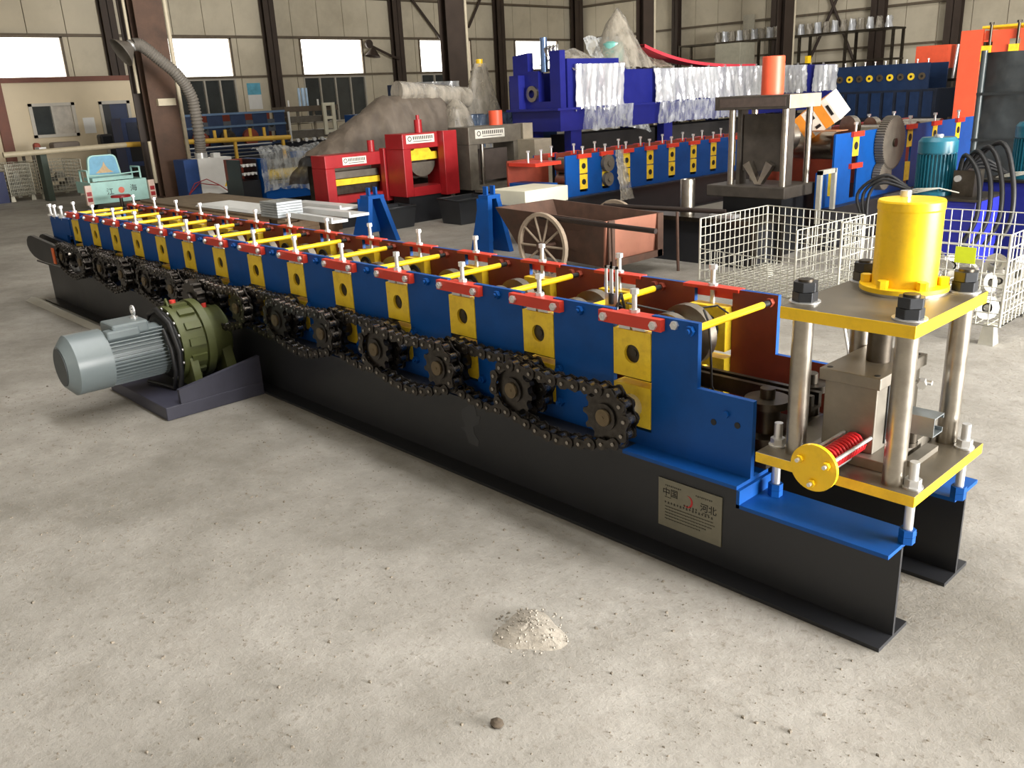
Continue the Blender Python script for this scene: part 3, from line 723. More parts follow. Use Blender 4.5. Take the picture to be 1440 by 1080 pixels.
# ---------------- other roll forming lines (run across the hall)
def line_machine(name, label, X, ya, yb, z0, z1, stations, rows, depth, blue, bh, bw, red=True, base=BLACK, far=True, ymat=None):
    R = thing(name, label, 'machine', (X - depth / 2, (ya + yb) / 2, 0))
    MB().box((X - .02, ya - .2, 0), (X + .10, yb + .1, .015)).box((X + .01, ya - .2, .015), (X + .03, yb + .1, z0 - .015)).box((X - .08, ya - .2, z0 - .015), (X + .10, yb + .1, z0)).build('base_beam', [base], R)
    MB().box((X - depth - .10, ya - .2, 0), (X - depth + .08, yb + .1, z0)).build('base_beam', [base], R)
    hw = bw / 2
    def plate(x0, x1, mats, idx):
        p = [(ya, z0), (ya, z1)]
        for y in stations: p += [(y - hw, z1), (y - hw, z0 + .04), (y + hw, z0 + .04), (y + hw, z1)]
        p += [(yb, z1), (yb, z0)]
        m = MB().prism(p, 'x', x0, x1); m.mi[idx] = 1; return m.build('side_plate', mats, R)
    plate(X - .02, X, [blue, PRIMER], 0); plate(X - depth, X - depth + .02, [blue, PRIMER], 1)
    bl = MB().box((-.04, -hw, -bh / 2), (0, hw, bh / 2)).mesh('bearing_block', [ymat or YEL], (0, 0, 0))
    hole = MB().cyl((-.002, 0, 0), (.004, 0, 0), bh * .2, 14).mesh('bore', [DARK], (0, 0, 0))
    br = MB().box((0, -hw - .05, -.025), (.03, hw + .05, .025)).mesh('clamp_bar', [RED], (0, 0, 0))
    ab = MB().cyl((0, 0, -.03), (0, 0, .09), .012, 8).cyl((0, 0, .07), (0, 0, .095), .022, 6, smooth=False).mesh('adjusting_bolt', [ZINC], (0, 0, 0))
    for y in stations:
        for z in rows:
            b = put('bearing_block', bl, R, T((X + .004, y, z))); put('bore', hole, b, T((X + .005, y, z)))
        if red:
            put('clamp_bar', br, R, T((X + .002, y, z1 - .02))); put('adjusting_bolt', ab, R, T((X - .01, y, z1)))
            put('clamp_bar', br, R, T((X - depth - .03, y, z1 - .02))); put('adjusting_bolt', ab, R, T((X - depth + .01, y, z1)))
        for z in rows:
            MB().lathe((X - depth + .15, y, z), (1, 0, 0), [(0, .0), (0, (z1 - z0) * .2), (depth - .35, (z1 - z0) * .2), (depth - .35, 0)], 18).build('forming_roll', STEEL, R)
    return R
m2 = line_machine('roll_forming_machine', 'smaller blue roll former with two rows of yellow blocks behind the rusty cart', -5.95, 5.5, 10.2, .40, .89,
                  [5.82, 6.24, 6.65, 7.14, 7.62, 8.12, 8.61, 9.10, 9.6], (.75, .56), .55, BLUE, .175, .14)
for z, r in ((.75, .105), (.555, .085)):
    g = MB().lathe((-5.94, 6.24, z), (1, 0, 0), [(0, 0), (0, r), (.05, r), (.05, r * .35), (.07, r * .35), (.07, 0)], 24).build('gear', CAST, m2)
MB().box((-6.5, 5.04, .4), (-6.48, 5.5, .86)).build('inlet_plate', PRIMER, m2)
MB().box((-6.5, 5.06, .4), (-5.9, 5.3, .6)).build('inlet_box', BLUE, m2)
for y in (5.12, 5.34): MB().bolt((-6.2, y, .8), (-6.2, y, .98), .014).build('inlet_bolt', ZINC, m2)
MB().box((-6.46, 5.04, .80), (-6.0, 5.48, .84)).build('inlet_bar', RED, m2)

m3 = line_machine('roll_forming_machine', 'tall blue roll former with two big steel gears behind the four-post grey press', -2.8, 6.0, 9.6, .41, 1.10,
                  [6.43, 7.71, 8.38, 9.07], (.965,), .8, BLUE, .2, .13)
for y in (7.71, 8.38): MB().box((-2.84, y - .065, .50), (-2.795, y + .065, .70)).build('bearing_block', YEL, m3)
MB().box((-2.8, 6.31, .745), (-2.765, 6.55, .795)).build('clamp_bar', RED, m3)
def gear(y, z, r, teeth, t, parent):
    P = []
    for i in range(teeth):
        for da, rr in ((-.5, r * .94), (-.25, r * .94), (-.15, r), (.15, r), (.25, r * .94)):
            a = 2 * PI * (i + da) / teeth; P.append((y + math.cos(a) * rr, z + math.sin(a) * rr))
    m = MB().prism(P, 'x', -2.79, -2.79 + t)
    g = m.build('gear', CAST, parent)
    MB().lathe((-2.79 + t, y, z), (1, 0, 0), [(0, .02), (0, r * .16), (.02, r * .16), (.02, .0)], 20).build('gear_hub', DSTEEL, g)
gear(7.10, .95, .275, 60, .09, m3); gear(6.98, .62, .15, 36, .08, m3)
for y, z, r in ((6.0, 1.08, .14), (6.65, 1.13, .13), (7.35, 1.1, .12), (7.9, 1.08, .1)):
    MB().lathe((-3.35, y, z), (.3, 1, 0), [(0, 0), (0, r), (.08, r), (.08, 0)], 22).build('forming_roll', STEEL, m3)
bx('end_plate', (-2.83, 5.70, .41), (-2.80, 5.98, .76), BLUE, m3); b = bx('bearing_block', (-2.80, 5.90, .52), (-2.77, 6.02, .76), YEL, m3)
MB().cyl((-2.771, 5.96, .64), (-2.767, 5.96, .64), .04, 14).build('bore', DARK, b)
bx('guard_post', (-2.72, 5.52, .30), (-2.68, 5.56, .80), GALV, m3); bx('guard_rail', (-2.72, 5.52, .76), (-2.68, 5.82, .80), GALV, m3)
bx('guard_post', (-2.72, 5.80, .41), (-2.68, 5.84, .80), GALV, m3)

# four-post grey press at the head of the tall blue line
PR = thing('punching_press', 'grey four-post press with orange cylinder and V-shaped die in front of the tall blue machine', 'press', (-3.3, 5.5, 0))
PDK = M('dark_press_steel', (78, 72, 66), .55, metal=.3, var=.25, scale=9)
bx('base_block', (-3.72, 5.18, .56), (-2.86, 5.78, .67), PDK, PR, bevel=.01)
bx('pedestal', (-3.6, 5.3, 0), (-2.95, 5.78, .5599), BLACK, PR)
hd = MB().box((-3.66, 5.2, 1.375), (-2.86, 5.78, 1.50)); hd.mi[3] = 1  # gate-side face in paler steel: the light on it is put into the colour
hd = hd.build('head_beam', [PDK, BEIGE], PR, bevel=.006)
for x, y in ((-3.52, 5.3), (-2.94, 5.28), (-2.93, 5.70), (-3.52, 5.70)): MB().cyl((x, y, .67), (x, y, 1.375), .032, 16).build('guide_post', STEEL, PR)
oc = MB().lathe((-3.22, 5.5, 1.50), (0, 0, 1), [(0, .105), (.34, .105), (.345, .1), (.345, 0)], 28).build('hydraulic_cylinder', ORANGE, PR)
bx('ram_plate', (-3.42, 5.35, .80), (-2.99, 5.42, 1.33), PDK, PR)
for x in (-3.46, -2.96): bx('ram_guide', (x - .02, 5.33, .67), (x + .02, 5.45, 1.375), PDK, PR)
MB().prism([(-3.37, .86), (-3.30, .90), (-3.2, .70), (-3.12, .90), (-3.05, .86), (-3.17, .68), (-3.23, .68)], 'y', 5.27, 5.34).build('v_die', STEEL, PR)
bx('dark_lettering_panel', (-3.6, 5.195, 1.40), (-2.9, 5.1999, 1.48), M('brown_grey_paint', (84, 72, 66), 0.6, var=0.2, scale=20), PR)

# colourful carton tipped on the tall line
CB = thing('carton', 'tipped white and orange printed carton lying on the rollers of the tall blue machine', 'box', (-3.1, 6.36, 1.12))
mt = T((-3.15, 6.36, 1.27)) @ Matrix.Rotation(math.radians(-32), 4, 'Y') @ Matrix.Rotation(.3, 4, 'X')
me = MB().box((-.2, -.16, -.13), (.2, .16, .13)).mesh('carton_body', [M('carton_white', (236, 228, 214), 0.6)], (0, 0, 0)); put('carton_body', me, CB, mt)
me = MB().box((-.2005, -.1606, -.131), (-.10, .1606, .131)).box((.03, -.1608, -.1308), (.13, .1608, .1308)).mesh('orange_print', [M('carton_orange', (240, 150, 50), 0.6)], (0, 0, 0)); put('orange_print', me, CB, mt)
me = MB().box((-.06, -.163, .02), (.0, -.16, .1)).box((.15, -.163, -.05), (.18, -.16, .06)).box((-.05, -.163, -.08), (.01, -.16, -.05)).mesh('dark_print', [INK], (0, 0, 0)); put('dark_print', me, CB, mt)
bx('carton_flap', (-3.15, 6.1, 1.12), (-2.85, 6.35, 1.128), M('cardboard', (150, 104, 70), 0.8), CB)

# ---------------- deep blue machine wrapped in film
DB = thing('film_wrapped_machine', 'long deep blue machine on a raised frame, half covered in shiny plastic film', 'machine', (-8.5, 12, 0))
bx('base_frame', (-9.05, 7.6, 1.06), (-8.0, 16.2, 1.38), DBLUE, DB)
bx('under_frame_filler', (-8.8, 8.2, 0), (-8.25, 15.4, .98), M('dark_filler', (40, 38, 38), .6, var=.4, scale=3), DB)  # added dark box standing in for clutter, darkens the gap under the frame
MB().box((-9.08, 7.5, 1.365), (-7.95, 16.25, 1.40)).build('frame_flange', DBLUE, DB)
for y in (8.0, 10.35, 13.0, 15.6):
    for x in (-8.95, -8.12): bx('leg', (x - .07, y - .12, 0), (x + .07, y + .12, 1.06), DBLUE, DB)
MB().prism([(-9.05, 1.40), (-9.05, 2.19), (-8.72, 2.22), (-8.72, 1.95), (-8.5, 1.95), (-8.5, 1.5), (-8.25, 1.5), (-8.25, 2.22), (-8.04, 2.22), (-8.04, 1.40)], 'y', 7.66, 7.78).build('end_plate', DBLUE, DB)
bx('end_bracket', (-9.0, 7.52, 1.40), (-8.8, 7.66, 1.9), DBLUE, DB)
MB().cyl((-8.42, 7.72, 1.93), (-8.42, 7.72, 2.42), .055, 14).build('air_cylinder', M('steel_blue', (96, 120, 160), 0.3, metal=.6), DB)
for x in (-8.36, -8.28, -8.2): MB().tube([(x, 7.72, 2.15), (x - .02, 7.7, 2.26), (x + .06, 7.72, 2.3), (x + .05, 7.74, 2.15)], .022, 8).build('air_hose', M('chrome_fitting', (220, 220, 220), .2, metal=.9), DB)
MB().lathe((-8.62, 7.62, 1.62), (0, 1, 0), [(0, .06), (0, .12), (.08, .12), (.08, .06)], 20).build('roller_end', STEEL, DB)
bx('side_wall', (-8.06, 7.8, 1.40), (-8.02, 9.0, 2.10), DBLUE, DB)
bx('side_wall', (-8.06, 9.0, 1.40), (-8.02, 16.15, 1.93), DBLUE, DB)
bx('side_wall', (-9.02, 7.8, 1.40), (-8.98, 16.15, 1.93), DBLUE, DB)
bx('top_deck', (-9.0, 9.0, 1.88), (-8.06, 16.1, 1.92), M('dark_deck', (26, 30, 48), 0.5), DB)
for i in range(13): bx('deck_stud', (-8.05, 9.4 + i * .52, 1.93), (-8.02, 9.43 + i * .52, 1.97), ZINC, DB)
crumple((-7.99, 7.9, 1.36), ((0, 1.15, 0), (.0, 0, .66), (1, 0, 0)), 40, 14, .03).build('film_sheet', SILV, DB)
crumple((-7.99, 9.85, 1.40), ((0, 5.0, 0), (.0, 0, .53), (1, 0, 0)), 200, 12, .035, 38).build('film_sheet', SILV, DB)
crumple((-7.99, 15.1, 1.40), ((0, 1.0, 0), (.0, 0, .52), (1, 0, 0)), 30, 12, .03).build('film_sheet', SILV, DB)
crumple((-7.93, 8.0, 1.05), ((0, 1.2, 0), (.03, 0, .36), (1, 0, 0)), 20, 8, .02).build('film_sheet', CLEAR, DB)
crumple((-7.94, 9.9, 1.06), ((0, 2.6, 0), (.03, 0, .34), (1, 0, 0)), 70, 8, .02, 20).build('film_sheet', CLEAR, DB)
# tented film over the top of the machine
def tent(u, v):
    y = 7.9 + 2.5 * u; h = 2.12 + .78 * math.exp(-((y - 9.5) / .3) ** 2) + .16 * math.exp(-((y - 8.4) / .3) ** 2)
    x = -8.95 + .98 * v; s = 1 - abs(v - .5) * 2
    return (x + rnd(-.02, .02), y + rnd(-.03, .03), 1.95 + (h - 1.95) * (s ** .7 if s > 0 else 0) + rnd(-.02, .02))
MB().grid(tent, 34, 12).build('film_tent', CLEARB, DB)
MB().grid(lambda u, v: (-8.55 + .5 * v + .1 * math.sin(u * 9) + rnd(-.015, .015), 8.75 + .9 * u + rnd(-.02, .02) + .2 * v, 2.45 - 1.25 * v - .3 * u * v + rnd(-.02, .02)), 14, 22).build('film_tail', CLEAR, DB)
mo_ = MB().lathe((-8.4, 9.32, 1.92), (0, 0, 1), [(0, .2), (.14, .2), (.14, .17), (.42, .17), (.45, .12), (.45, 0)], 24).build('wrapped_motor', M('pale_teal', (120, 190, 180), 0.3), DB)
MB().lathe((-8.4, 9.32, 1.92), (0, 0, 1), [(.0, .212), (.12, .212), (.14, .2)], 24).build('motor_band', DBLUE, mo_)
def strp(u, v): y = 9.7 + 3.4 * u; return (-8.35 + .3 * v, y, 1.95 + .34 * (1 - u) ** 3 + .02 + .0 * v)
m = MB().grid(strp, 20, 2); m.grid(lambda u, v: (lambda p: (p[0], p[1], p[2] - .05))(strp(u, v)), 20, 2)
m.grid(lambda u, v: (-8.05, 9.7 + 3.4 * u, 1.97 + .34 * (1 - u) ** 3 - .05 * v), 20, 1)
m.build('red_strip', M('red_pink_strip', (214, 62, 76), 0.5), DB)
bx('yellow_tag', (-8.1, 15.0, 1.96), (-8.04, 15.14, 2.10), YELB, DB)
# plastic hanging from it down to the smaller line
tag(MB().grid(lambda u, v: (-5.90 + .02 * math.sin(u * 20) + rnd(-.012, .012) + .1 * v, 6.36 + (.14 + .1 * v) * u + rnd(-.01, .01), .90 - .62 * v), 10, 20).build('plastic_sheet', CLEARB),
    'strip of clear plastic hanging over the side of the smaller blue roll former', 'plastic')

# ---------------- rusty hand cart
CT = thing('hand_cart', 'rusty iron two-wheeled hand cart with pipe handles', 'cart', (-4.1, 3.7, 0))
ya, yb = 3.33, 4.13
m = MB()   # tapered tray: thin walls
T0 = [(-4.85, ya, .60), (-3.48, ya, .555), (-3.48, yb, .535), (-4.85, yb, .59)]
B0 = [(-4.6, ya + .1, .17), (-3.52, ya + .03, .15), (-3.52, yb - .03, .15), (-4.6, yb - .1, .17)]
def wall(a, b, c, d, t):   # quad with thickness towards t
    t = vec(t); P = [vec(a), vec(b), vec(c), vec(d)]
    return MB().hexa([P[0], P[1], P[1] + t, P[0] + t, P[3], P[2], P[2] + t, P[3] + t])
for (i, j, t) in ((0, 1, (0, .02, 0)), (2, 3, (0, -.02, 0)), (3, 0, (.02, 0, 0))): wall(B0[i], B0[j], T0[j], T0[i], t).build('tray_side', RUST, CT)
tg = wall(B0[1], B0[2], T0[2], T0[1], (.02, 0, 0)).build('tail_board', M('lit_rust_red', (158, 104, 84), 0.7, var=0.2, scale=6, dirt=(120, 84, 66), dirt_amt=.6), CT)  # rust red end board, paler: the light on it is in the colour
MB().box((-3.46, ya + .03, .15), (-3.445, yb - .03, .21)).box((-3.46, ya + .02, .15), (-3.445, ya + .10, .555)).box((-3.46, yb - .1, .15), (-3.445, yb - .02, .54)).build('board_rim', RUST, tg)
MB().hexa([B0[0], B0[1], B0[2], B0[3]] + [(p[0], p[1], p[2] + .015) for p in B0]).build('tray_floor', RUST, CT)
MB().cyl((-4.2, 3.29, .555), (-2.85, 3.22, .535), .022, 10).build('handle', M('dark_pipe', (52, 42, 38), .5, metal=.4), CT)
MB().cyl((-4.2, 4.17, .555), (-2.95, 4.35, .545), .022, 10).build('handle', MATS['dark_pipe'], CT)
for y in (3.29, 4.2): MB().cyl((-3.36, y, .54), (-3.34, y, .0), .014, 8).build('leg', RUST, CT)
for y in (3.22, 4.24):
    wh = MB(); wc = (-4.12, y, .305); n = 32
    wh.tube([(wc[0] + .29 * math.cos(2 * PI * k / n), y, wc[2] + .29 * math.sin(2 * PI * k / n)) for k in range(n)], .016, 8, closed=True)
    wh.lathe((wc[0], y - .02, wc[2]), (0, 1, 0), [(0, .27), (0, .3), (.04, .3), (.04, .27), (0, .27)], 32)
    wh = wh.build('wheel', M('old_tyre', (150, 134, 116), .8, var=.25), CT)
    MB().cyl((wc[0], y - .04, wc[2]), (wc[0], y + .04, wc[2]), .04, 14).build('hub', RUST, wh)
    for k in range(10): a = 2 * PI * k / 10; MB().cyl((wc[0] + .03 * math.cos(a), y, wc[2] + .03 * math.sin(a)), (wc[0] + .275 * math.cos(a), y, wc[2] + .275 * math.sin(a)), .011, 6).build('spoke', MATS['old_tyre'], wh)
MB().cyl((-4.12, 3.2, .305), (-4.12, 4.26, .305), .018, 10).build('axle', RUST, CT)

# ---------------- wire mesh baskets
def wire_panel(o, U, V, nu, nv, r=.004):
    m = MB(); o, U, V = vec(o), vec(U), vec(V)
    for i in range(nu + 1): m.cyl(o + U * (i / nu), o + U * (i / nu) + V, r, 5)
    for j in range(nv + 1): m.cyl(o + V * (j / nv), o + V * (j / nv) + U, r, 5)
    return m
def basket(label, p, ux, uy, z0, z1, front=None, group=None, n=(15, 14, 7), r=.0042, name='wire_basket', mat=GALV, open_right=None):
    """p near-left corner on the floor plan, ux / uy edge vectors"""
    p, ux, uy = vec(p), vec(ux), vec(uy); h = vec((0, 0, z1 - z0)); b = p + vec((0, 0, z0))
    c = p + (ux + uy) / 2
    R = thing(name, label, 'basket', (c.x, c.y, 0))
    fr = front if front else z1
    wire_panel(b, ux, vec((0, 0, fr - z0)), n[0], max(3, int(n[2] * (fr - z0) / (z1 - z0))), r).build('mesh_side', mat, R)
    wire_panel(b + uy, ux, h, n[0], n[2], r).build('mesh_side', mat, R)
    wire_panel(b, uy, h, n[1], n[2], r).build('mesh_side', mat, R)
    wire_panel(b + ux, uy, h, n[1], n[2], r).build('mesh_side', mat, R)
    wire_panel(b, ux, uy, n[0], n[1], r).build('mesh_floor', mat, R)
    for q in (b, b + ux, b + uy, b + ux + uy):
        MB().cyl(q, q + h, r * 2.2, 6).build('corner_post', mat, R)
    ins = (ux + uy) * .06
    for q, s in ((b, (1, 1)), (b + ux, (-1, 1)), (b + uy, (1, -1)), (b + ux + uy, (-1, -1))):
        k = q + ux * (.07 * s[0]) + uy * (.07 * s[1])
        MB().hexa([vec((k.x + a * .045, k.y + c2 * .045, 0)) for a, c2 in ((-1, -1), (1, -1), (1, 1), (-1, 1))] + [vec((k.x + a * .03, k.y + c2 * .03, z0)) for a, c2 in ((-1, -1), (1, -1), (1, 1), (-1, 1))]).build('foot', mat, R)
    return R
basket('empty galvanised wire basket with half-height front behind the machine end', (-2.68, 3.58, 0), (.945, -.18, 0), (.05, .93, 0), .10, .60, .36)
bk2 = basket('galvanised wire basket full of shiny steel scrap behind the cutting press', (-1.36, 3.31, 0), (1.04, 0, 0), (0.0, .95, 0), .13, .69)
bx('yellow_label', (-.62, 3.300, .50), (-.50, 3.304, .60), M('neon_label', (220, 235, 40), .6), bk2)
random.seed(21)
for i in range(40):
    x, y, z = -1.22 + .19 * (i % 5) + rnd(-.02, .02), 3.45 + .21 * (i // 5 % 4) + rnd(-.02, .02), .21 + .155 * (i // 20)
    m = MB(); r = rnd(.06, .075); a = rnd(0, 6.28)
    d = vec((math.cos(a), math.sin(a), rnd(-.3, .5))).normalized() * .09
    k = rnd(.55, 1)
    m.lathe(vec((x, y, z)) - d * .5, d, [(0, r * .45), (0, r), (.03, r), (.03, r * .62 * k), (.09, r * .5 * k), (.09, r * .3), (0, r * .3)], 14)
    m.v = [(p[0], p[1], max(p[2], .137)) for p in m.v]
    tag(m.build('scrap_ring', M('bright_scrap', (216, 214, 208), .22, metal=.9, var=.15, scale=20)), 'shiny turned steel piece heaped in the wire basket behind the press', 'scrap', 'steel scrap in the wire basket')
# dark cylinder clutter by the cart
tag(MB().lathe((-3.62, 4.72, .4405), (0, 0, 1), [(0, .0), (0, .07), (.33, .07), (.33, .06), (.3, .06), (.3, 0)], 24).build('steel_drum', STEEL), 'upright bare steel tube standing on the low dark bench behind the cart', 'tube')
tg = thing('work_bench', 'low dark steel bench behind the rusty cart', 'bench', (-3.2, 4.75, 0))
bx('bench_top', (-4.35, 4.55, .40), (-2.75, 5.05, .44), DSTEEL, tg)
for x in (-4.32, -2.79):
    for y in (4.575, 5.015): bx('leg', (x - .02, y - .02, 0), (x + .02, y + .02, .40), DSTEEL, tg)
bx('dark_fill_box', (-4.3, 4.60, 0), (-2.83, 4.99, .395), BLACK, tg)  # added dark box in place of a black machine base; also shades the floor
tag(bx('plate_offcut', (-3.3, 4.62, .441), (-3.05, 4.75, .47), ZINC), 'small pale metal offcut lying on the low dark bench', 'offcut')

# ---------------- hydraulic power packs with teal motors
def power_pack(x, y, zt, label, tank):
    R = thing('hydraulic_power_pack', label, 'power pack', (x, y, 0))
    bx('tank', (x - .28, y - .25, .06), (x + .42, y + .3, zt), tank, R, bevel=.01)
    bx('skid', (x - .3, y - .27, 0), (x + .44, y + .32, .06), BLACK, R)
    bx('tank_lid', (x - .30, y - .27, zt), (x + .44, y + .32, zt + .02), DSTEEL, R)
    mo = MB().lathe((x, y, zt + .02), (0, 0, 1), [(0, .1), (0, .16), (.03, .16), (.03, .128), (.33, .128), (.33, .148), (.42, .148), (.45, .125), (.452, 0)], 32).build('motor', TEAL, R)
    fin = MB().box((.125, -.004, zt + .06), (.148, .004, zt + .34)).mesh('cooling_fin', [TEAL], (0, 0, 0))
    for k in range(32): put('cooling_fin', fin, mo, T((x, y, 0)) @ Matrix.Rotation(2 * PI * k / 32, 4, 'Z'))
    MB().cyl((x, y, zt + .472), (x, y, zt + .49), .035, 12).build('motor_cap', ZINC, mo)
    vb = MB().box((x + .18, y - .1, zt + .02), (x + .34, y + .1, zt + .22)).build('valve_block', DSTEEL, R)
    MB().cyl((x + .22, y - .13, zt + .16), (x + .22, y - .10, zt + .16), .025, 12).build('gauge', ZINC, vb)
    for k in range(4):
        a = .08 * k
        MB().tube(smooth([(x + .2, y - .05 + a * .3, zt + .2), (x + .26 + a, y - .12, zt + .34 + a * .4), (x + .40 + a, y - .2, zt + .2), (x + .45 + a, y - .28, zt - .1), (x + .38 + a, y - .33, zt - .32)]), .018, 8).build('hydraulic_hose', RUBBER, R)
    for k in range(3):
        MB().tube(smooth([(x - .1 - .03 * k, y - .14, zt + .05 + .02 * k), (x - .32, y - .22, zt + .12 + .03 * k), (x - .42 - .05 * k, y - .25, zt + .02), (x - .4, y - .3, zt - .25)]), .014, 7).build('hydraulic_hose', RUBBER, R)
    for k in range(3): MB().tube([(x - .2, y - .17, zt + .03), (x - .05, y - .22, zt + .05 + .015 * k), (x + .12, y - .2, zt + .09), (x + .24, y - .11, zt + .05)], .006, 6).build('white_cable', GALV, R)
    return R
power_pack(-1.50, 5.15, .66, 'blue-tanked hydraulic power pack with teal motor behind the scrap basket', M('ultramarine_tank', (34, 40, 158), .35, var=.08))
power_pack(-1.16 + .12, 5.95, .73, 'hydraulic power pack with flaking teal motor in front of the dark shrouded machine', M('navy_tank', (28, 34, 110), .4))
# dark wrapped machine and orange machine on the right
DW = thing('shrouded_machine', 'tall dark machine shrouded in grey-black film behind the teal motors', 'machine', (-.9, 7.3, 0))
DF = M('grey_black_film', (44, 48, 50), .35, var=.5, scale=1.6, bump=.6)
bx('shroud_core', (-1.8, 6.95, 0), (.6, 8.2, 1.74), DF, DW, bevel=.03)
crumple((-1.85, 6.93, .02), ((2.45, 0, 0), (0, 0, 1.76), (0, -1, 0)), 60, 40, .025, 5).build('film_sheet', DF, DW)
for z in (.55, .98, 1.4): bx('strap', (-1.86, 6.86, z), (.6, 6.872, z + .025), M('dark_strap', (36, 40, 42), .4), DW)
MB().cyl((-1.84, 6.9, 0), (-1.84, 6.9, 1.8), .03, 8).build('corner_pole', M('dark_grey_pole', (58, 66, 68), .4), DW)
OM = thing('orange_machine', 'orange-red tall roll former with yellow rods on top, behind the dark shrouded machine', 'machine', (-2.6, 11.6, 0))
bx('end_frame', (-3.6, 11.0, .0), (-3.32, 11.06, 2.16), ORANGE, OM); bx('side_frame', (-3.6, 11.06, 1.1), (-3.56, 12.6, 2.14), ORANGE, OM)
bx('lower_cabinet', (-3.42, 11.02, .6), (-2.95, 11.5, 1.6), CRED, OM); bx('top_rail', (-3.3, 11.02, 2.02), (-.8, 11.06, 2.14), ORANGE, OM)
for i in range(7):
    x = -3.22 + i * .34
    bx('bearing_block', (x - .1, 11.0, 1.75), (x + .02, 11.05, 1.95), YEL, OM); MB().bolt((x, 11.0, 1.95), (x, 11.0, 2.24), .018).build('adjusting_bolt', DSTEEL, OM)
    bx('front_plate', (x + .03, 11.02, 1.72), (x + .23, 11.05, 2.02), ORANGE, OM)
for k in range(5): MB().cyl((-3.4, 11.2 + .2 * k, 2.19), (-.6, 11.2 + .2 * k, 2.19), .02, 8).build('yellow_rod', YEL, OM)
MB().cyl((-3.36, 11.2, 1.55), (-3.36, 11.2, 2.0), .12, 16).build('forming_roll', DSTEEL, OM); MB().lathe((-3.2, 11.08, 1.55), (0, 1, 0), [(0, 0), (0, .1), (.4, .1), (.4, 0)], 16).build('forming_roll', YEL, OM)
bx('back_frame', (-3.5, 12.5, 0), (-.8, 12.6, 1.72), CRED, OM); bx('front_leg', (-1.1, 11.0, 0), (-.9, 11.1, 2.02), CRED, OM)

# ---------------- dark blue roller line beyond the wrapped machine
FB = thing('roller_line', 'dark navy roller line with round brass bearings beyond the film-wrapped blue machine', 'machine', (-7.9, 18.6, 0))
bx('side_plate', (-9.0, 18.0, 1.33), (-6.8, 18.05, 1.88), NBLUE, FB); bx('side_plate', (-9.0, 19.0, 1.33), (-6.8, 19.05, 1.88), NBLUE, FB)
bx('base_frame', (-9.0, 18.0, .7), (-6.6, 19.1, 1.33), M('navy_black_paint', (26, 34, 50), .5, var=.3), FB); bx('plinth', (-8.9, 18.05, 0), (-6.7, 19.0, .7), BLACK, FB)
for i in range(9):
    x = -8.82 + i * .235
    g = MB().lathe((x, 17.98, 1.60), (0, 1, 0), [(0, .03), (0, .075), (.02, .075)], 16).build('bearing', YEL if i % 2 else BRONZE, FB); MB().cyl((x, 17.985, 1.6), (x, 17.999, 1.6), .035, 12).build('bore', DARK, g)
    MB().bolt((x + .1, 18.02, 1.85), (x + .1, 18.02, 1.96), .014).build('adjusting_bolt', ZINC, FB)
for i in range(8): bx('panel', (-8.9 + i * .29, 17.975, .75), (-8.7 + i * .29, 17.999, 1.28), NBLUE, FB)
OB = thing('orange_press', 'orange-red box-shaped press head with chrome rods beyond the roller line', 'press', (-6.9, 19.8, 0))
bx('head', (-7.75, 19.5, 1.75), (-7.02, 20.0, 2.26), ORANGE, OB); bx('stand', (-7.7, 19.55, 0), (-7.05, 19.95, 1.7499), BLACK, OB)
for k in range(3): MB().cyl((-6.9 + .12 * k, 19.6, 1.5), (-6.85 + .12 * k, 19.6, 2.25), .035, 10).build('chrome_rod', ZINC, OB)
bx('rod_bracket', (-7.02, 19.5, 1.46), (-6.5, 19.75, 1.52), DSTEEL, OB)
bx('blue_cabinet_front', (-6.5, 19.6, 0), (-5.4, 20.6, 1.45), NBLUE, OB)
tag(bx('machine_cabinet', (-5.3, 17.0, 0), (-4.2, 18.2, 1.75), M('dull_navy', (34, 48, 62), .5, var=.3), bevel=.02), 'dull navy machine cabinet between the orange press head and the orange-red machine', 'cabinet')

# ================================================================ left half of the background
random.seed(5)
# ---------------- red and grey shutter presses facing the camera side
def press_frame(name, label, X, y0, y1, z0, z1, mat, dep, post, head, foot, ptag=None):
    R = thing(name, label, 'press', (X - dep / 2, (y0 + y1) / 2, 0))
    bx('head_beam', (X - dep, y0, z1 - head), (X, y1, z1), mat, R, bevel=.008)
    bx('post', (X - dep, y0, z0), (X, y0 + post, z1 - head), mat, R, bevel=.006); bx('post', (X - dep, y1 - post, z0), (X, y1, z1 - head), mat, R, bevel=.006)
    bx('foot_beam', (X - dep, y0 + post, z0), (X, y1 - post, z0 + foot), mat, R)
    bx('pedestal', (X - dep + .02, y0 + .05, 0), (X - .02, y1 - .03, z0 - .0005), BLACK, R)
    return R
SIGN = M('sign_white', (216, 212, 202), .55)
def sign(R, X, y0, y1, z0, z1):
    s = bx('sign', (X, y0, z0), (X + .006, y1, z1), SIGN, R); h = z1 - z0; w = y1 - y0
    m = MB().lathe((X + .0062, y0 + .12 * w, z0 + .55 * h), (1, 0, 0), [(0, .2 * h), (0, .3 * h), (.001, .3 * h)], 16)
    m.build('ring_emblem', INK, s)
    for k in range(11):
        a = y0 + w * (.24 + .066 * k); MB().box((X + .0061, a, z0 + .45 * h), (X + .0068, a + w * .034, z0 + .85 * h)).build('lettering', INK, s)
    MB().box((X + .0061, y0 + .24 * w, z0 + .2 * h), (X + .0068, y0 + .9 * w, z0 + .27 * h)).build('lettering', INK, s)
r1 = press_frame('red_press', 'low wide red press with yellow blade and brown film behind it', -8.83, 3.95, 5.05, .33, .97, CRED, .35, .14, .17, .1)
sign(r1, -8.829, 4.22, 4.60, .83, .93)
bx('blade', (-9.1, 4.1, .56), (-8.95, 4.88, .64), YEL, r1); bx('upper_blade', (-9.12, 4.1, .65), (-8.98, 4.88, .74), CAST, r1)
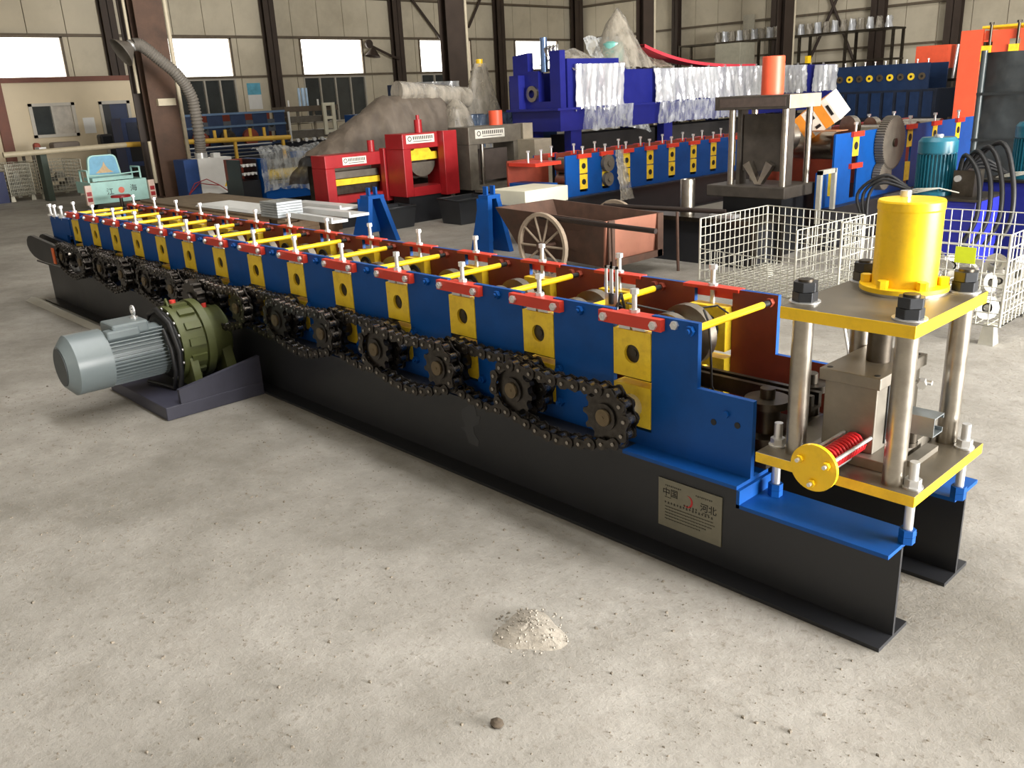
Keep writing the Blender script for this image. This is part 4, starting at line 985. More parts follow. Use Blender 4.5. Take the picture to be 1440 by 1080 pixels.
bx('lower_die', (-9.12, 4.1, .44), (-8.98, 4.88, .55), DSTEEL, r1)
bx('front_column', (-8.84, 4.83, .30), (-8.735, 5.05, 1.01), CRED, r1, bevel=.006); MB().cyl((-8.95, 4.78, .97), (-8.95, 4.78, 1.12), .05, 14).build('hydraulic_cylinder', CRED, r1)
r2 = press_frame('red_press', 'upright red press with a yellow upper die beside the grey press', -8.32, 4.86, 5.68, .36, 1.19, CRED, .4, .13, .2, .12)
sign(r2, -8.319, 4.92, 5.40, 1.06, 1.17)
MB().prism([(5.0, .83), (5.0, .95), (5.1, .97), (5.13, 1.0), (5.35, 1.0), (5.4, .93), (5.5, .93), (5.5, .83)], 'x', -8.6, -8.40).build('upper_die', YEL, r2)
MB().prism([(5.02, .80)] + [(5.27 + .22 * math.cos(math.radians(a)), .80 + .2 * math.sin(math.radians(a))) for a in range(180, 361, 20)], 'x', -8.62, -8.45).build('lower_die', CAST, r2)
bx('front_column', (-8.33, 5.46, .34), (-8.19, 5.70, 1.20), CRED, r2, bevel=.006); MB().cyl((-8.5, 5.28, 1.19), (-8.5, 5.28, 1.36), .055, 14).cyl((-8.5, 5.28, 1.36), (-8.5, 5.28, 1.42), .025, 10).build('hydraulic_cylinder', CRED, r2)
r3 = press_frame('grey_press', 'bare grey steel press with orange cylinder stub next to the upright red press', -8.1, 5.84, 6.86, .36, 1.22, CAST, .45, .16, .24, .06)
sign(r3, -8.099, 5.96, 6.52, 1.06, 1.18)
bx('side_cheek', (-8.25, 6.78, .36), (-7.75, 7.13, 1.0), BEIGE, r3); bx('cheek_top', (-8.3, 6.9, 1.0), (-8.1, 7.1, 1.22), BEIGE, r3)  # cheek paler than the frame: its stronger light is put into the colour
bx('die_slab', (-8.4, 6.1, .46), (-8.25, 6.75, .9), M('brown_grey_die', (92, 82, 78), .6, var=.2), r3); MB().cyl((-8.15, 6.12, .42), (-8.15, 6.12, .98), .03, 12).build('guide_post', STEEL, r3)
MB().cyl((-8.3, 6.55, 1.22), (-8.3, 6.55, 1.42), .1, 20).build('hydraulic_cylinder', ORANGE, r3); bx('front_lip', (-8.1, 5.9, .33), (-7.95, 6.8, .37), CAST, r3)
# black bins in front of the presses
def bin_(label, x, y, w, d, h):
    m = MB(); a = .85
    B = [(x - d / 2 * a, y - w / 2 * a), (x + d / 2 * a, y - w / 2 * a), (x + d / 2 * a, y + w / 2 * a), (x - d / 2 * a, y + w / 2 * a)]
    Tp = [(x - d / 2, y - w / 2), (x + d / 2, y - w / 2), (x + d / 2, y + w / 2), (x - d / 2, y + w / 2)]
    Ti = [(x - d / 2 * .95, y - w / 2 * .95), (x + d / 2 * .95, y - w / 2 * .95), (x + d / 2 * .95, y + w / 2 * .95), (x - d / 2 * .95, y + w / 2 * .95)]
    V = [(p[0], p[1], 0) for p in B] + [(p[0], p[1], h) for p in Tp] + [(p[0], p[1], h) for p in Ti] + [(p[0] * 1, p[1], .03) for p in B]
    F = [(0, 3, 2, 1)]
    for i in range(4):
        j = (i + 1) % 4; F += [(i, j, 4 + j, 4 + i), (4 + i, 4 + j, 8 + j, 8 + i), (8 + i, 8 + j, 12 + j, 12 + i)]
    F.append((12, 13, 14, 15)); m.add(V, F)
    R = thing('black_bin', label, 'bin', (x, y, 0)); m.build('tub', M('black_plastic', (46, 48, 52), .5, var=.15), R)
    MB().tube([(p[0], p[1], h) for p in Tp], .015, 6, closed=True).build('rim', MATS['black_plastic'], R)
bin_('black plastic bin below the upright red press', -7.75, 5.42, .62, .45, .33)
bin_('black plastic bin between the two red presses', -8.25, 4.55, .5, .4, .28)
bin_('black bin with flat lid edge below the grey press', -7.5, 6.2, .55, .5, .30)
# brown film thrown over a frame behind the red presses
def tarp(u, v):
    y = 4.35 + 3.0 * u; peak = .95 + (.75 * min(1, u / .45) if u < .45 else .75 - .65 * max(0, (u - .8)) / .2)
    s = 1 - (2 * v - 1) ** 2
    return (-9.25 - 1.3 * v + rnd(-.03, .03), y + rnd(-.03, .03), .5 * (1 - s) + peak * s + rnd(-.02, .02))
bt = thing('film_covered_machine', 'machine under a sagging brown dusty plastic sheet behind the red presses', 'machine', (-10.0, 5.7, 0))
MB().grid(tarp, 34, 16).build('plastic_sheet', TARP, bt)
bx('hidden_frame', (-10.4, 4.6, 0), (-9.5, 7.2, .75), DSTEEL, bt); MB().cyl((-9.9, 6.0, 1.75), (-9.9, 7.4, 1.62), .16, 18).build('wrapped_roll', CLEARB, bt)
MB().lathe((-9.6, 6.9, 0), (0, 0, 1), [(0, .45), (.5, .5), (1.0, .35), (1.45, .2), (1.6, .06)], 14).build('wrapped_bundle', CLEARB, bt)
# blue wrapped tower with a yellow tip
WT = thing('film_wrapped_machine', 'dark blue machine under a pointed clear film tent with a yellow tip', 'machine', (-10.2, 8.0, 0))
bx('body', (-10.4, 7.45, 0), (-10.0, 8.5, 1.35), NBLUE, WT)
MB().grid(lambda u, v: ((-9.95 - .5 * v) if False else -10.2 + (.32 - .26 * v) * math.cos(2 * PI * u) + rnd(-.02, .02), 7.98 + (.62 - .5 * v) * math.sin(2 * PI * u) + rnd(-.02, .02), .75 + 1.4 * v), 28, 16).build('film_tent', CLEARB, WT)
MB().cyl((-10.2, 7.98, 2.1), (-10.2, 7.98, 2.22), .06, 10).build('yellow_tip', YELB, WT)
crumple((-9.97, 7.4, .72), ((0, 1.05, 0), (0, 0, .62), (1, 0, 0)), 26, 16, .03).build('film_sheet', film('blue_grey_wrap', (110, 126, 150), .2, .2, 12), WT)
SW = thing('film_wrapped_machine', 'silver film wrapped long machine top behind the brown sheet', 'machine', (-14.3, 9.9, 0))
bx('body', (-14.5, 9.15, 0), (-14.02, 10.7, 1.95), NBLUE, SW); crumple((-14.0, 9.15, 1.6), ((0, 1.55, 0), (0, 0, .38), (1, 0, 0)), 40, 10, .04).build('film_sheet', SILV, SW)
SW2 = thing('film_wrapped_machine', 'silver film wrapped box beside the pointed film tent', 'machine', (-9.9, 8.95, 0))
bx('body', (-10.2, 8.64, 0), (-9.8, 9.4, 1.85), NBLUE, SW2); crumple((-9.79, 8.64, 1.3), ((0, .8, 0), (0, 0, .56), (1, 0, 0)), 20, 12, .03).build('film_sheet', SILV, SW2)
# ---------------- blue wrapped box machine, black machine beside it
BB = thing('film_wrapped_machine', 'small blue machine loosely bagged in clear film beside the low red press', 'machine', (-12.8, 5.5, 0))
bx('side_frame', (-13.2, 5.92, 0), (-12.5, 6.12, .84), BLUE, BB); bx('side_frame', (-13.2, 4.98, .1), (-12.5, 5.06, .8), BLUE, BB); bx('bottom_beam', (-13.2, 5.06, .1), (-12.5, 5.92, .3), BLUE, BB)
MB().cyl((-12.7, 5.06, .5), (-12.7, 5.92, .5), .1, 14).build('roller', YEL, BB); MB().cyl((-12.7, 5.06, .68), (-12.7, 5.92, .68), .08, 14).build('roller', CAST, BB); bx('pedestal', (-13.1, 5.0, 0), (-12.6, 5.9, .0999), BLACK, BB)
MB().grid(lambda u, v: (-12.46 + rnd(-.02, .02) - (.9 * max(0, v - .7)), 4.93 + 1.23 * u, .25 + .72 * min(v, .8) / .8 + .03 * math.sin(7 * u) + rnd(-.02, .02)), 24, 16).build('film_bag', CLEAR, BB)
KM = thing('shear_machine', 'black machine with rows of white rollers left of the bagged blue machine', 'machine', (-12.9, 4.4, 0))
bx('body', (-13.2, 4.62, 0), (-12.6, 4.95, .45), BLACK, KM); bx('back_plate', (-13.2, 4.62, .45), (-13.1, 4.95, .8), PRIMER, KM)
for z in (.56, .70):
    for k in range(4): MB().cyl((-12.75, 4.67 + .075 * k, z), (-12.62, 4.69 + .075 * k, z), .024, 12).build('white_roller', WHITE, KM)
for k in range(2): bx('side_plate', (-13.1, 4.62 + .30 * k, .45), (-12.62, 4.64 + .30 * k, .8), BLACK, KM)
# ---------------- blue A-frame stands and cream box
def stand(label, x, y, h, w, d):
    R = thing('trestle_stand', label, 'stand', (x, y, 0))
    for s in (-1, 1):
        MB().hexa([(x - d / 2, y + s * w / 2 - .03, 0), (x + d / 2, y + s * w / 2 - .03, 0), (x + d / 2, y + s * w / 2 + .03, 0), (x - d / 2, y + s * w / 2 + .03, 0),
                   (x - d / 4, y + s * w / 5 - .03, h), (x + d / 4, y + s * w / 5 - .03, h), (x + d / 4, y + s * w / 5 + .03, h), (x - d / 4, y + s * w / 5 + .03, h)]).build('leg', BLUE, R)
    bx('top_bar', (x - d / 4, y - w / 5 - .03, h + .0005), (x + d / 4, y + w / 5 + .03, h + .04), BLUE, R)
    for s in (-1, 1): bx('fork', (x - .03, y + s * .05 - .012, h + .04), (x + .03, y + s * .05 + .012, h + .13), BLUE, R)
    bx('back_plate', (x - d / 3, y - w / 3, .1), (x - d / 3 + .02, y + w / 3, h), BLUE, R)
stand('blue steel trestle stand at the end of the white profiles', -7.45, 3.7, .52, .42, .35)
stand('blue steel trestle stand hidden partly by the rusty cart', -5.62, 3.95, .58, .3, .3)
CRB = thing('control_box', 'cream painted control box on a low blue table behind the cart', 'box', (-5.7, 4.65, 0))
bx('box_body', (-6.0, 4.32, .452), (-5.45, 5.0, .62), CREAM, CRB, bevel=.008); bx('table', (-6.0, 4.3, .40), (-5.4, 4.93, .45), BLUE, CRB)
for x in (-5.97, -5.43):
    for y in (4.33, 4.9): bx('leg', (x - .02, y - .02, 0), (x + .02, y + .02, .40), BLUE, CRB)
# ---------------- timber and steel stacks behind the main machine
k = 0
for j in range(4):
    for i in range(4):
        y = 2.55 + .3 * i; z = .09 * j
        o = bx('timber_plank', (-12.2 + rnd(-.1, .1), y + rnd(0, .02), z), (-8.3 + rnd(-.12, .12), y + .28, z + .088), WOOD, base=True)
        tag(o, 'weathered timber plank in the %s layer of the stack behind the long blue machine' % ('bottom', 'second', 'third', 'top')[j], 'plank', 'timber plank stack')
tag(bx('cardboard_sheet', (-12.0, 2.65, .365), (-7.7, 3.75, .385), M('dusty_cardboard', (120, 104, 84), .8, var=.25, scale=5), base=True), 'long dusty brown sheet lying on top of the timber stack', 'sheet')
tag(MB().prism([(2.7, .3925), (3.2, .3925), (3.2, .42), (2.75, .42)], 'x', -10.2, -8.45).build('white_sheet', PALE), 'narrow white steel panel on the brown sheet over the timber', 'panel')
for n_, (a, b, lab) in enumerate((((-7.72, 2.82), (-6.75, 2.78), 'white steel profile fanned out lowest towards the blue trestle'), ((-8.3, 3.18), (-7.0, 3.2), 'white steel profile fanned out in the middle towards the blue trestle'), ((-9.0, 3.52), (-7.7, 3.56), 'wide white steel profile beside the brown sheet, reaching the blue trestle'))):
    d = (vec(b + (0,)) - vec(a + (0,))).normalized(); s = vec((-d.y, d.x, 0)) * (.10 + .035 * n_); z = .395
    A, B = vec(a + (z,)), vec(b + (z,))
    m = MB().hexa([A - s, B - s, B + s, A + s] + [p + vec((0, 0, .03)) for p in (A - s, B - s, B + s, A + s)])
    m.hexa([A - s - vec((0, 0, .24 + .03 * n_)), A + d * .08 - s - vec((0, 0, .24 + .03 * n_)), A + d * .08 + s - vec((0, 0, .24 + .03 * n_)), A + s - vec((0, 0, .24 + .03 * n_)), A - s, A + d * .08 - s, A + d * .08 + s, A + s]) if False else None
    R = thing('steel_profile', lab, 'profile', (A.x, A.y, 0)); m.build('profile', PALE, R)
    MB().hexa([A - s + vec((0, 0, .03)), B - s + vec((0, 0, .03)), B - s * .85 + vec((0, 0, .03)), A - s * .85 + vec((0, 0, .03)), A - s + vec((0, 0, .06)), B - s + vec((0, 0, .06)), B - s * .85 + vec((0, 0, .06)), A - s * .85 + vec((0, 0, .06))]).build('lip', PALE, R)
for j in range(6):
    tag(MB().prism([(2.62, .415 - .0 + .03 * j - .02), (2.95, .395 + .03 * j), (2.95, .42 + .03 * j), (2.62, .42 + .03 * j)], 'x', -8.2, -7.8).build('galvanised_profile', M('galv_profile', (190, 196, 200), .3, metal=.6)), 'short galvanised profile in the small pile on the brown sheet', 'profile', 'pile of short galvanised profiles')

# ---------------- turquoise cargo tricycle
TK = thing('cargo_tricycle', 'turquoise cargo tricycle seen from behind, with a scenic picture on its backrest', 'tricycle', (-15.6, 3.5, 0))
bx('tailgate', (-15.14, 2.98, .12), (-15.10, 3.98, .50), TURQ, TK, bevel=.01); bx('side_panel', (-15.85, 2.98, .30), (-15.14, 3.02, .50), TURQ, TK); bx('side_panel', (-15.85, 3.94, .30), (-15.14, 3.98, .50), TURQ, TK); bx('bed', (-15.85, 3.02, .33), (-15.14, 3.94, .36), TURQ, TK)
P = [(3.16, .56)] + [(3.30 + .1 * math.cos(math.radians(a)), .85 + .09 * math.sin(math.radians(a))) for a in (180, 150, 120, 90)] + [(3.62 + .1 * math.cos(math.radians(a)), .85 + .09 * math.sin(math.radians(a))) for a in (90, 60, 30, 0)] + [(3.76, .56)]
br_ = MB().prism(P, 'x', -15.75, -15.68).build('backrest', TURQ, TK)
MB().prism([(p[0] * .9 + .346, p[1] * .9 + .075) for p in P], 'x', -15.68, -15.675).build('sky_print', M('sky_print', (116, 170, 200), .6, var=.15, scale=8), br_)
MB().prism([(3.30, .62), (3.62, .62), (3.54, .68), (3.50, .74), (3.47, .82), (3.44, .74), (3.38, .68)], 'x', -15.674, -15.671).build('tower_print', M('tower_print', (196, 166, 128), .6, var=.2, scale=20), br_)
bx('seat', (-15.75, 3.1, .50), (-15.3, 3.82, .56), TURQ, TK)
for y in (3.0, 3.92):
    MB().tube([(-15.2, y, .50), (-15.2, y, .70), (-15.6, y, .70), (-15.6, y, .50)], .018, 8).build('arm_rail', TURQ, TK)
    MB().cyl((-15.2, y, .62), (-15.2, 3.46, .60), .012, 8).build('back_rail', TURQ, TK)
for y in (2.92, 4.04):
    yw = 3.10 if y < 3.5 else 3.86
    w_ = MB().lathe((-15.5, yw - .05, .16), (0, 1, 0), [(0, .07), (0, .13), (.02, .16), (.08, .16), (.1, .13), (.1, .07)], 24).build('wheel', RUBBER, TK); MB().cyl((-15.5, yw - .05, .16), (-15.5, yw + .05, .16), .07, 16).build('wheel_hub', ZINC, w_)
    li = bx('tail_light', (-15.12, y - .055, .12), (-15.05, y + .055, .46), M('pale_lamp', (216, 190, 176), .4), TK)
    for z in (.18, .28): bx('red_lens', (-15.05, y - .04, z), (-15.043, y + .04, z + .07), CRED, li)
MB().lathe((-16.4, 3.45, .2), (0, 1, 0), [(0, .1), (0, .17), (.02, .2), (.08, .2), (.1, .17), (.1, .1)], 24).build('wheel', RUBBER, TK); MB().cyl((-16.4, 3.5, .2), (-16.2, 3.5, .7), .03, 8).build('fork', DSTEEL, TK); bx('chassis', (-16.2, 3.42, .27), (-15.3, 3.58, .32), DSTEEL, TK)
MB().lathe((-15.099, 3.50, .33), (1, 0, 0), [(0, 0), (.002, .055), (.002, 0)], 16).build('red_dot', M('faded_red', (226, 120, 100), .6), TK)
text('lettering', '江', .13, face_m((-15.098, 3.30, .31), (0, 1, 0), (0, 0, 1)), INK, TK); text('lettering', '海', .13, face_m((-15.098, 3.72, .34), (0, 1, 0), (0, 0, 1)), INK, TK)
SO = thing('red_stool', 'round red stool behind the tricycle tailgate', 'stool', (-14.2, 3.15, 0))
MB().lathe((-14.2, 3.15, .28), (0, 0, 1), [(0, 0), (0, .16), (.03, .16), (.04, .14), (.04, 0)], 20).build('seat', CRED, SO); MB().cyl((-14.2, 3.15, .02), (-14.2, 3.15, .28), .03, 10).build('post', DSTEEL, SO); MB().cyl((-14.2, 3.15, 0), (-14.2, 3.15, .02), .14, 16).build('foot', DSTEEL, SO)

# ---------------- interior columns with pipes
RUSTC = M('rusty_brown_column', (92, 68, 54), .7, var=.25, scale=2, dirt=(60, 46, 38), dirt_amt=.6, dscale=1.5)
PIPE = M('cream_pipe', (206, 194, 168), .5, var=.1)
def pipe_column(x, y, label, mat, w_=.44, pipes=((.27, 1),)):
    R = thing('steel_column', label, 'column', (x, y, 0)); h = w_ / 2
    MB().box((x + .13, y - h, 0), (x + .15, y + h, ZC)).box((x - .15, y - h, 0), (x - .13, y + h, ZC)).box((x - .13, y - .01, 0), (x + .13, y + .01, ZC)).build('i_section', mat, R)
    bx('base_plate', (x - .22, y - h - .05, 0), (x + .22, y + h + .05, .02), mat, R)
    for dy, s in pipes: MB().cyl((x + .12 * s, y + dy, .02), (x + .12 * s, y + dy, ZC), .042, 10).build('riser_pipe', PIPE, R)
    return R
ca = pipe_column(-16.35, 5.0, 'rusty brown steel column with cream pipes beside the extraction hose', RUSTC, .56, ((.34, 1),))
bx('bracket', (-16.25, 4.85, 1.75), (-16.1, 5.2, 1.88), PIPE, ca); MB().cyl((-16.3, 4.62, .3), (-16.3, 4.62, 1.1), .035, 10).build('hook_rod', PIPE, ca)
MB().cyl((-16.5, 4.66, 2.0), (-16.5, 4.66, ZC), .03, 8).build('riser_pipe', PIPE, ca)
bx('dark_flange', (-16.75, 4.62, 0), (-16.71, 4.82, ZC), COLM, ca)
pipe_column(-16.6, 12.82, 'dark steel column with a cream pipe behind the brown film sheet', COLM, .6, ((.36, 1),))
pipe_column(-16.6, 20.6, 'dark steel column with a cream pipe behind the deep blue wrapped machine', COLM, .5, ((.32, 1),))
pipe_column(-16.0, 27.9, 'dark steel column with a cream pipe beside the crossed braces', COLM, .6, ((.4, 1),))
# ---------------- welding fume extractor with hose
FE = thing('fume_extractor', 'white and blue fume extractor cabinet with a long grey flexible hose', 'extractor', (-15.4, 5.3, 0))
bx('cabinet', (-15.75, 5.08, .05), (-15.26, 5.78, .74), WHITE, FE, bevel=.01); bx('blue_side', (-15.75, 4.80, .05), (-15.27, 5.075, .74), M('cobalt_panel', (36, 70, 130), .5), FE, bevel=.01)
bx('plinth', (-15.7, 4.85, 0), (-15.3, 5.7, .05), BLACK, FE)
MB().prism([(5.55, .18), (5.67, .18), (5.61, .29)], 'x', -15.26, -15.255).build('warning_label', YELB, FE)
MB().cyl((-15.5, 5.27, .74), (-15.5, 5.27, .84), .12, 16).build('hose_socket', ZINC, FE); bx('top_unit', (-15.55, 5.48, .74), (-15.4, 5.62, .82), WHITE, FE)
key = [(5.27, .84), (5.27, 1.1), (5.25, 1.5), (5.21, 1.85), (5.08, 2.12), (4.9, 2.33), (4.68, 2.52), (4.48, 2.70), (4.34, 2.80), (4.22, 2.80)]
pts = []
for i in range(len(key) - 1):
    for j in range(24): t_ = j / 24; pts.append((key[i][0] + (key[i + 1][0] - key[i][0]) * t_, key[i][1] + (key[i + 1][1] - key[i][1]) * t_))
pts.append(key[-1])
for _ in range(24): pts = [pts[0]] + [((pts[i - 1][0] + pts[i][0] * 2 + pts[i + 1][0]) / 4, (pts[i - 1][1] + pts[i][1] * 2 + pts[i + 1][1]) / 4) for i in range(1, len(pts) - 1)] + [pts[-1]]
MB().tube([(-15.5 + .25 * min(1, i / 120), p[0], p[1]) for i, p in enumerate(pts)], [.094 + .018 * (i // 2 % 2) for i in range(len(pts))], 14).build('flexible_hose', M('grey_hose', (120, 114, 106), .6, var=.08), FE)
MB().lathe((-15.25, 4.22, 2.80), (0, -.85, -.5), [(0, .10), (.08, .10), (.08, .11), (.26, .26), (.27, .26), (.1, .1)], 20).build('hood', M('grey_hood', (104, 98, 90), .5), FE); MB().lathe((-15.25, 4.22, 2.80), (0, -.85, -.5), [(.03, .106), (.06, .106)], 16).build('hose_clamp', ZINC, FE)
for k in range(2): MB().tube([(-15.2, 4.78, .1), (-15.15, 4.9 + .1 * k, .3), (-15.15, 5.15, .36 - .1 * k), (-15.15, 5.4, .22), (-15.1, 5.6, .05)], .010, 6).build('red_cable', CRED, FE)
# ---------------- yellow hand rail in front of the workshop row
YR = thing('safety_rail', 'long yellow pipe rail with short posts running behind the tricycle and the extractor', 'rail', (-17.5, 5.3, 0))
MB().cyl((-17.5, 2.3, 1.0), (-17.5, 4.6, 1.03), .055, 10).build('rail_pipe', M('grey_rail', (178, 166, 140), .5, var=.15), YR)
MB().cyl((-17.5, 4.6, 1.03), (-17.5, 8.4, .94), .055, 10).build('rail_pipe', YRAIL, YR)
for y in (5.6, 7.0, 8.2): bx('post', (-17.53, y - .03, 0), (-17.47, y + .03, .95), YRAIL, YR)
for y in (5.75, 6.55, 6.8, 7.4, 7.75): bx('upright_tab', (-17.52, y - .03, .98), (-17.48, y + .03, 1.2), YRAIL, YR)
# machines behind the rail
WR = line_machine('roll_forming_machine', 'dusty dark blue roll former standing behind the yellow rail', -19.6, 6.2, 9.5, .75, 1.5, [6.7, 7.3, 7.9, 8.5, 9.1], (1.2,), .8, NBLUE, .3, .2, red=False, ymat=M('dusty_block', (70, 74, 80), .6, var=.2))
for z in (1.5, 1.2): bx('top_rail', (-19.6, 6.2, z), (-19.55, 9.5, z + .05), M('pale_blue_paint', (84, 110, 140), .5), WR)
for i, y in enumerate((6.4, 7.0, 7.7, 8.3)): MB().lathe((-19.3, y, .95), (1, 0, 0), [(0, 0), (0, .2), (.1, .2), (.1, 0)], 16).build('roller_end', PRIMER if i % 2 else DSTEEL, WR)
for i in range(10): bx('steel_bar', (-18.6, 6.2 + .0 * i, .55 + .028 * i), (-18.4 + .05 * (i % 3), 8.4, .57 + .028 * i), PALE if i % 3 == 0 else NBLUE, WR)
WC = thing('tool_cabinet', 'blue open cabinet of motors and tools behind the rail, right of the office door', 'cabinet', (-19.5, 5.6, 0))
bx('cabinet_body', (-19.8, 5.2, 0), (-19.2, 5.95, 1.55), M('cabinet_blue', (52, 70, 116), .5, var=.2), WC); bx('shelf_gap', (-19.2, 5.3, .6), (-19.19, 5.95, .95), BLACK, WC); bx('shelf_gap', (-19.2, 5.3, 1.05), (-19.19, 5.95, 1.45), M('cabinet_dark', (44, 54, 80), .5), WC)
MB().cyl((-19.15, 5.8, .66), (-19.15, 5.8, .82), .12, 14).build('grey_motor', GREY, WC); MB().cyl((-19.12, 5.6, 1.35), (-19.18, 5.6, 1.35), .07, 12).build('chrome_part', ZINC, WC); bx('junk_tray', (-19.18, 5.25, .15), (-18.9, 6.0, .5), BLACK, WC)
# weathered bench machine with pale frame, mid background
MM = thing('punching_press', 'weathered brown press with a cream ladder frame below the second window', 'press', (-20.3, 10.5, 0))
bx('base', (-20.8, 9.7, 0), (-20.0, 11.5, .72), BLACK, MM); bx('lower_slab', (-20.7, 9.8, .8), (-20.0, 11.2, 1.0), CAST, MM); bx('mid_slab', (-20.7, 9.85, 1.2), (-20.02, 11.1, 1.36), CAST, MM); bx('top_slab', (-20.7, 9.75, 1.48), (-20.0, 11.4, 1.62), M('brown_slab', (92, 80, 66), .6, var=.2), MM)
for y in (9.8, 10.3, 10.8): MB().cyl((-20.3, y, .72), (-20.3, y, 1.5), .04, 8).build('post', BEIGE, MM)
MB().cyl((-19.95, 9.82, .7), (-19.95, 9.82, 1.5), .03, 8).build('pale_rod', PALE, MM)
for y in (10.92, 11.2): bx('ladder_rail', (-19.98, y - .05, .85), (-19.92, y + .05, 1.68), CREAM, MM)
for z in (.9, 1.25, 1.6): bx('ladder_rung', (-19.97, 10.87, z), (-19.93, 11.25, z + .08), CREAM, MM)
for y, r_ in ((10.35, .035), (10.47, .05), (10.58, .03)): MB().cyl((-20.2, y, 1.62), (-20.2, y, 2.08), r_, 10).build('air_cylinder', M('white_blue', (170, 196, 222), .4), MM)
for y in (10.0, 10.9): MB().cyl((-20.2, y, 1.62), (-20.2, y, 1.78), .025, 8).build('white_pin', WHITE, MM)
for k in range(4): MB().cyl((-19.98, 10.0 + .25 * k, .76), (-19.9, 10.0 + .25 * k, .76), .05, 10).build('white_cap', WHITE, MM)
NB = thing('blue_machine', 'blue machine with yellow chain partly hidden by the brown film sheet', 'machine', (-18.2, 11.6, 0))
bx('body', (-18.5, 10.6, 0), (-18.0, 12.3, 1.35), BLUE, NB); bx('dark_front', (-18.0, 11.3, .2), (-17.97, 12.0, 1.2), BLACK, NB)
MB().tube([(-17.95, 11.35 + .05 * (k % 2), 1.4 - .06 * k) for k in range(9)], .03, 6).build('yellow_chain', YEL, NB)
# ---------------- wire cages by the office
WG = M('dull_cage_wire', (186, 182, 166), .5, metal=.4, var=.2)
def cage(label, y0, y1, x0, x1, fill):
    R = basket(label, (x0, y0, 0), (x1 - x0, 0, 0), (0, y1 - y0, 0), .12, .76, n=(12, 14, 9), r=.006, mat=WG, name='wire_cage')
    for q in range(fill):
        y = y0 + .08 + (y1 - y0 - .3) * rnd(0, 1); x = x0 + .06 + (x1 - x0 - .3) * rnd(.2, 1); z = .13 + .09 * (q % 5)
        o = bx('metal_part', (x, y, z), (x + rnd(.1, .2), y + rnd(.1, .2), z + .085), M('dull_part%d' % (q % 3), ((128, 124, 112), (150, 148, 138), (96, 94, 86))[q % 3], .5, metal=.3), R)
cage('wire cage of metal parts beside the turquoise tricycle', 3.22, 4.12, -20.2, -19.0, 14)
cage('narrow wire cage of metal parts nearest the dark blue crate', 2.66, 3.12, -20.2, -19.05, 8)
tag(MB().box((-19.9, 2.2, 0), (-19.0, 2.6, .62)).build('blue_crate', M('navy_crate', (36, 44, 84), .6), base=True), 'dark blue crate on the floor beside the narrow wire cage', 'crate')
tag(bx('white_carton', (-18.6, 3.16, .001), (-18.3, 3.28, .95), M('dark_green_post', (58, 70, 60), .6), base=True), 'dark green slim post with white top between the two wire cages', 'post')
tag(bx('white_cap_box', (-18.6, 3.17, .951), (-18.3, 3.30, 1.07), WHITE, base=True), 'small white box on top of the slim dark green post', 'box')
JB = thing('work_table', 'cluttered work table under the office window', 'table', (-21.3, 4.6, 0))
bx('table_top', (-21.8, 3.7, .85), (-20.9, 6.0, .90), M('dusty_grey', (130, 118, 104), .7, var=.2), JB)
for y in (3.75, 5.95):
    for x in (-21.75, -20.95): bx('leg', (x - .03, y - .03, 0), (x + .03, y + .03, .85), DSTEEL, JB)
for nm, a, b, mt_, lab in (('grey_crate', (-21.6, 4.3, .901), (-21.2, 4.9, 1.08), M('grey_crate', (132, 122, 112), .7), 'grey crate on the cluttered table under the office window'),
                           ('red_can', (-21.3, 3.86, .901), (-21.1, 4.0, 1.1), M('dull_red', (160, 76, 60), .6), 'dull red can on the table under the office window'),
                           ('black_bag', (-21.4, 5.35, .901), (-21.1, 5.65, 1.2), BLACK, 'black rounded bag on the table near the notice')):
    tag(bx(nm, a, b, mt_, base=True, bevel=.05), lab, nm.split('_')[1])
# ---------------- office cabin
OFM = M('office_panel', (214, 198, 168), .6, var=.05, scale=1)
OT = M('brown_trim', (112, 66, 50), .6, var=.15)
OC = thing('office_cabin', 'cream panel office cabin with brown trim, a sliding window and a door', 'cabin', (-25.5, 5.0, 0))
m = MB().box((-22.56, 2.9, 0), (-22.5, 4.30, 2.5)).box((-22.56, 5.32, 0), (-22.5, 5.95, 2.5)).box((-22.56, 6.66, 0), (-22.5, 7.1, 2.5)).box((-22.56, 4.3, 0), (-22.5, 5.32, 1.2)).box((-22.56, 4.3, 1.96), (-22.5, 5.32, 2.5)).box((-22.56, 5.95, 1.95), (-22.5, 6.66, 2.5))
m.build('front_panel', OFM, OC); bx('side_wall', (-28.4, 7.04, 0), (-22.56, 7.1, 2.5), OFM, OC); bx('side_wall', (-28.4, 2.9, 0), (-22.56, 2.96, 2.5), OFM, OC); bx('roof', (-28.4, 2.85, 2.5), (-22.45, 7.15, 2.54), OFM, OC)
bx('roof_trim', (-22.5, 2.85, 2.46), (-22.44, 7.16, 2.58), OT, OC); bx('corner_trim', (-22.55, 7.08, 0), (-22.46, 7.17, 2.46), OT, OC); bx('corner_trim', (-22.5, 3.55, 0), (-22.40, 3.78, 2.46), OT, OC)
m = MB().box((-22.52, 4.28, 1.18), (-22.46, 5.34, 1.25)).box((-22.52, 4.28, 1.91), (-22.46, 5.34, 1.98)).box((-22.52, 4.28, 1.18), (-22.46, 4.36, 1.98)).box((-22.52, 5.26, 1.18), (-22.46, 5.34, 1.98)).box((-22.52, 4.78, 1.25), (-22.46, 4.83, 1.91))
wf_ = m.build('window_frame', ALU, OC); bx('pane', (-22.54, 4.36, 1.25), (-22.52, 4.79, 1.91), DGLASS, wf_); bx('pane', (-22.54, 4.83, 1.25), (-22.52, 5.26, 1.91), M('curtained_glass', (186, 178, 166), .4, var=.15, scale=8), wf_)
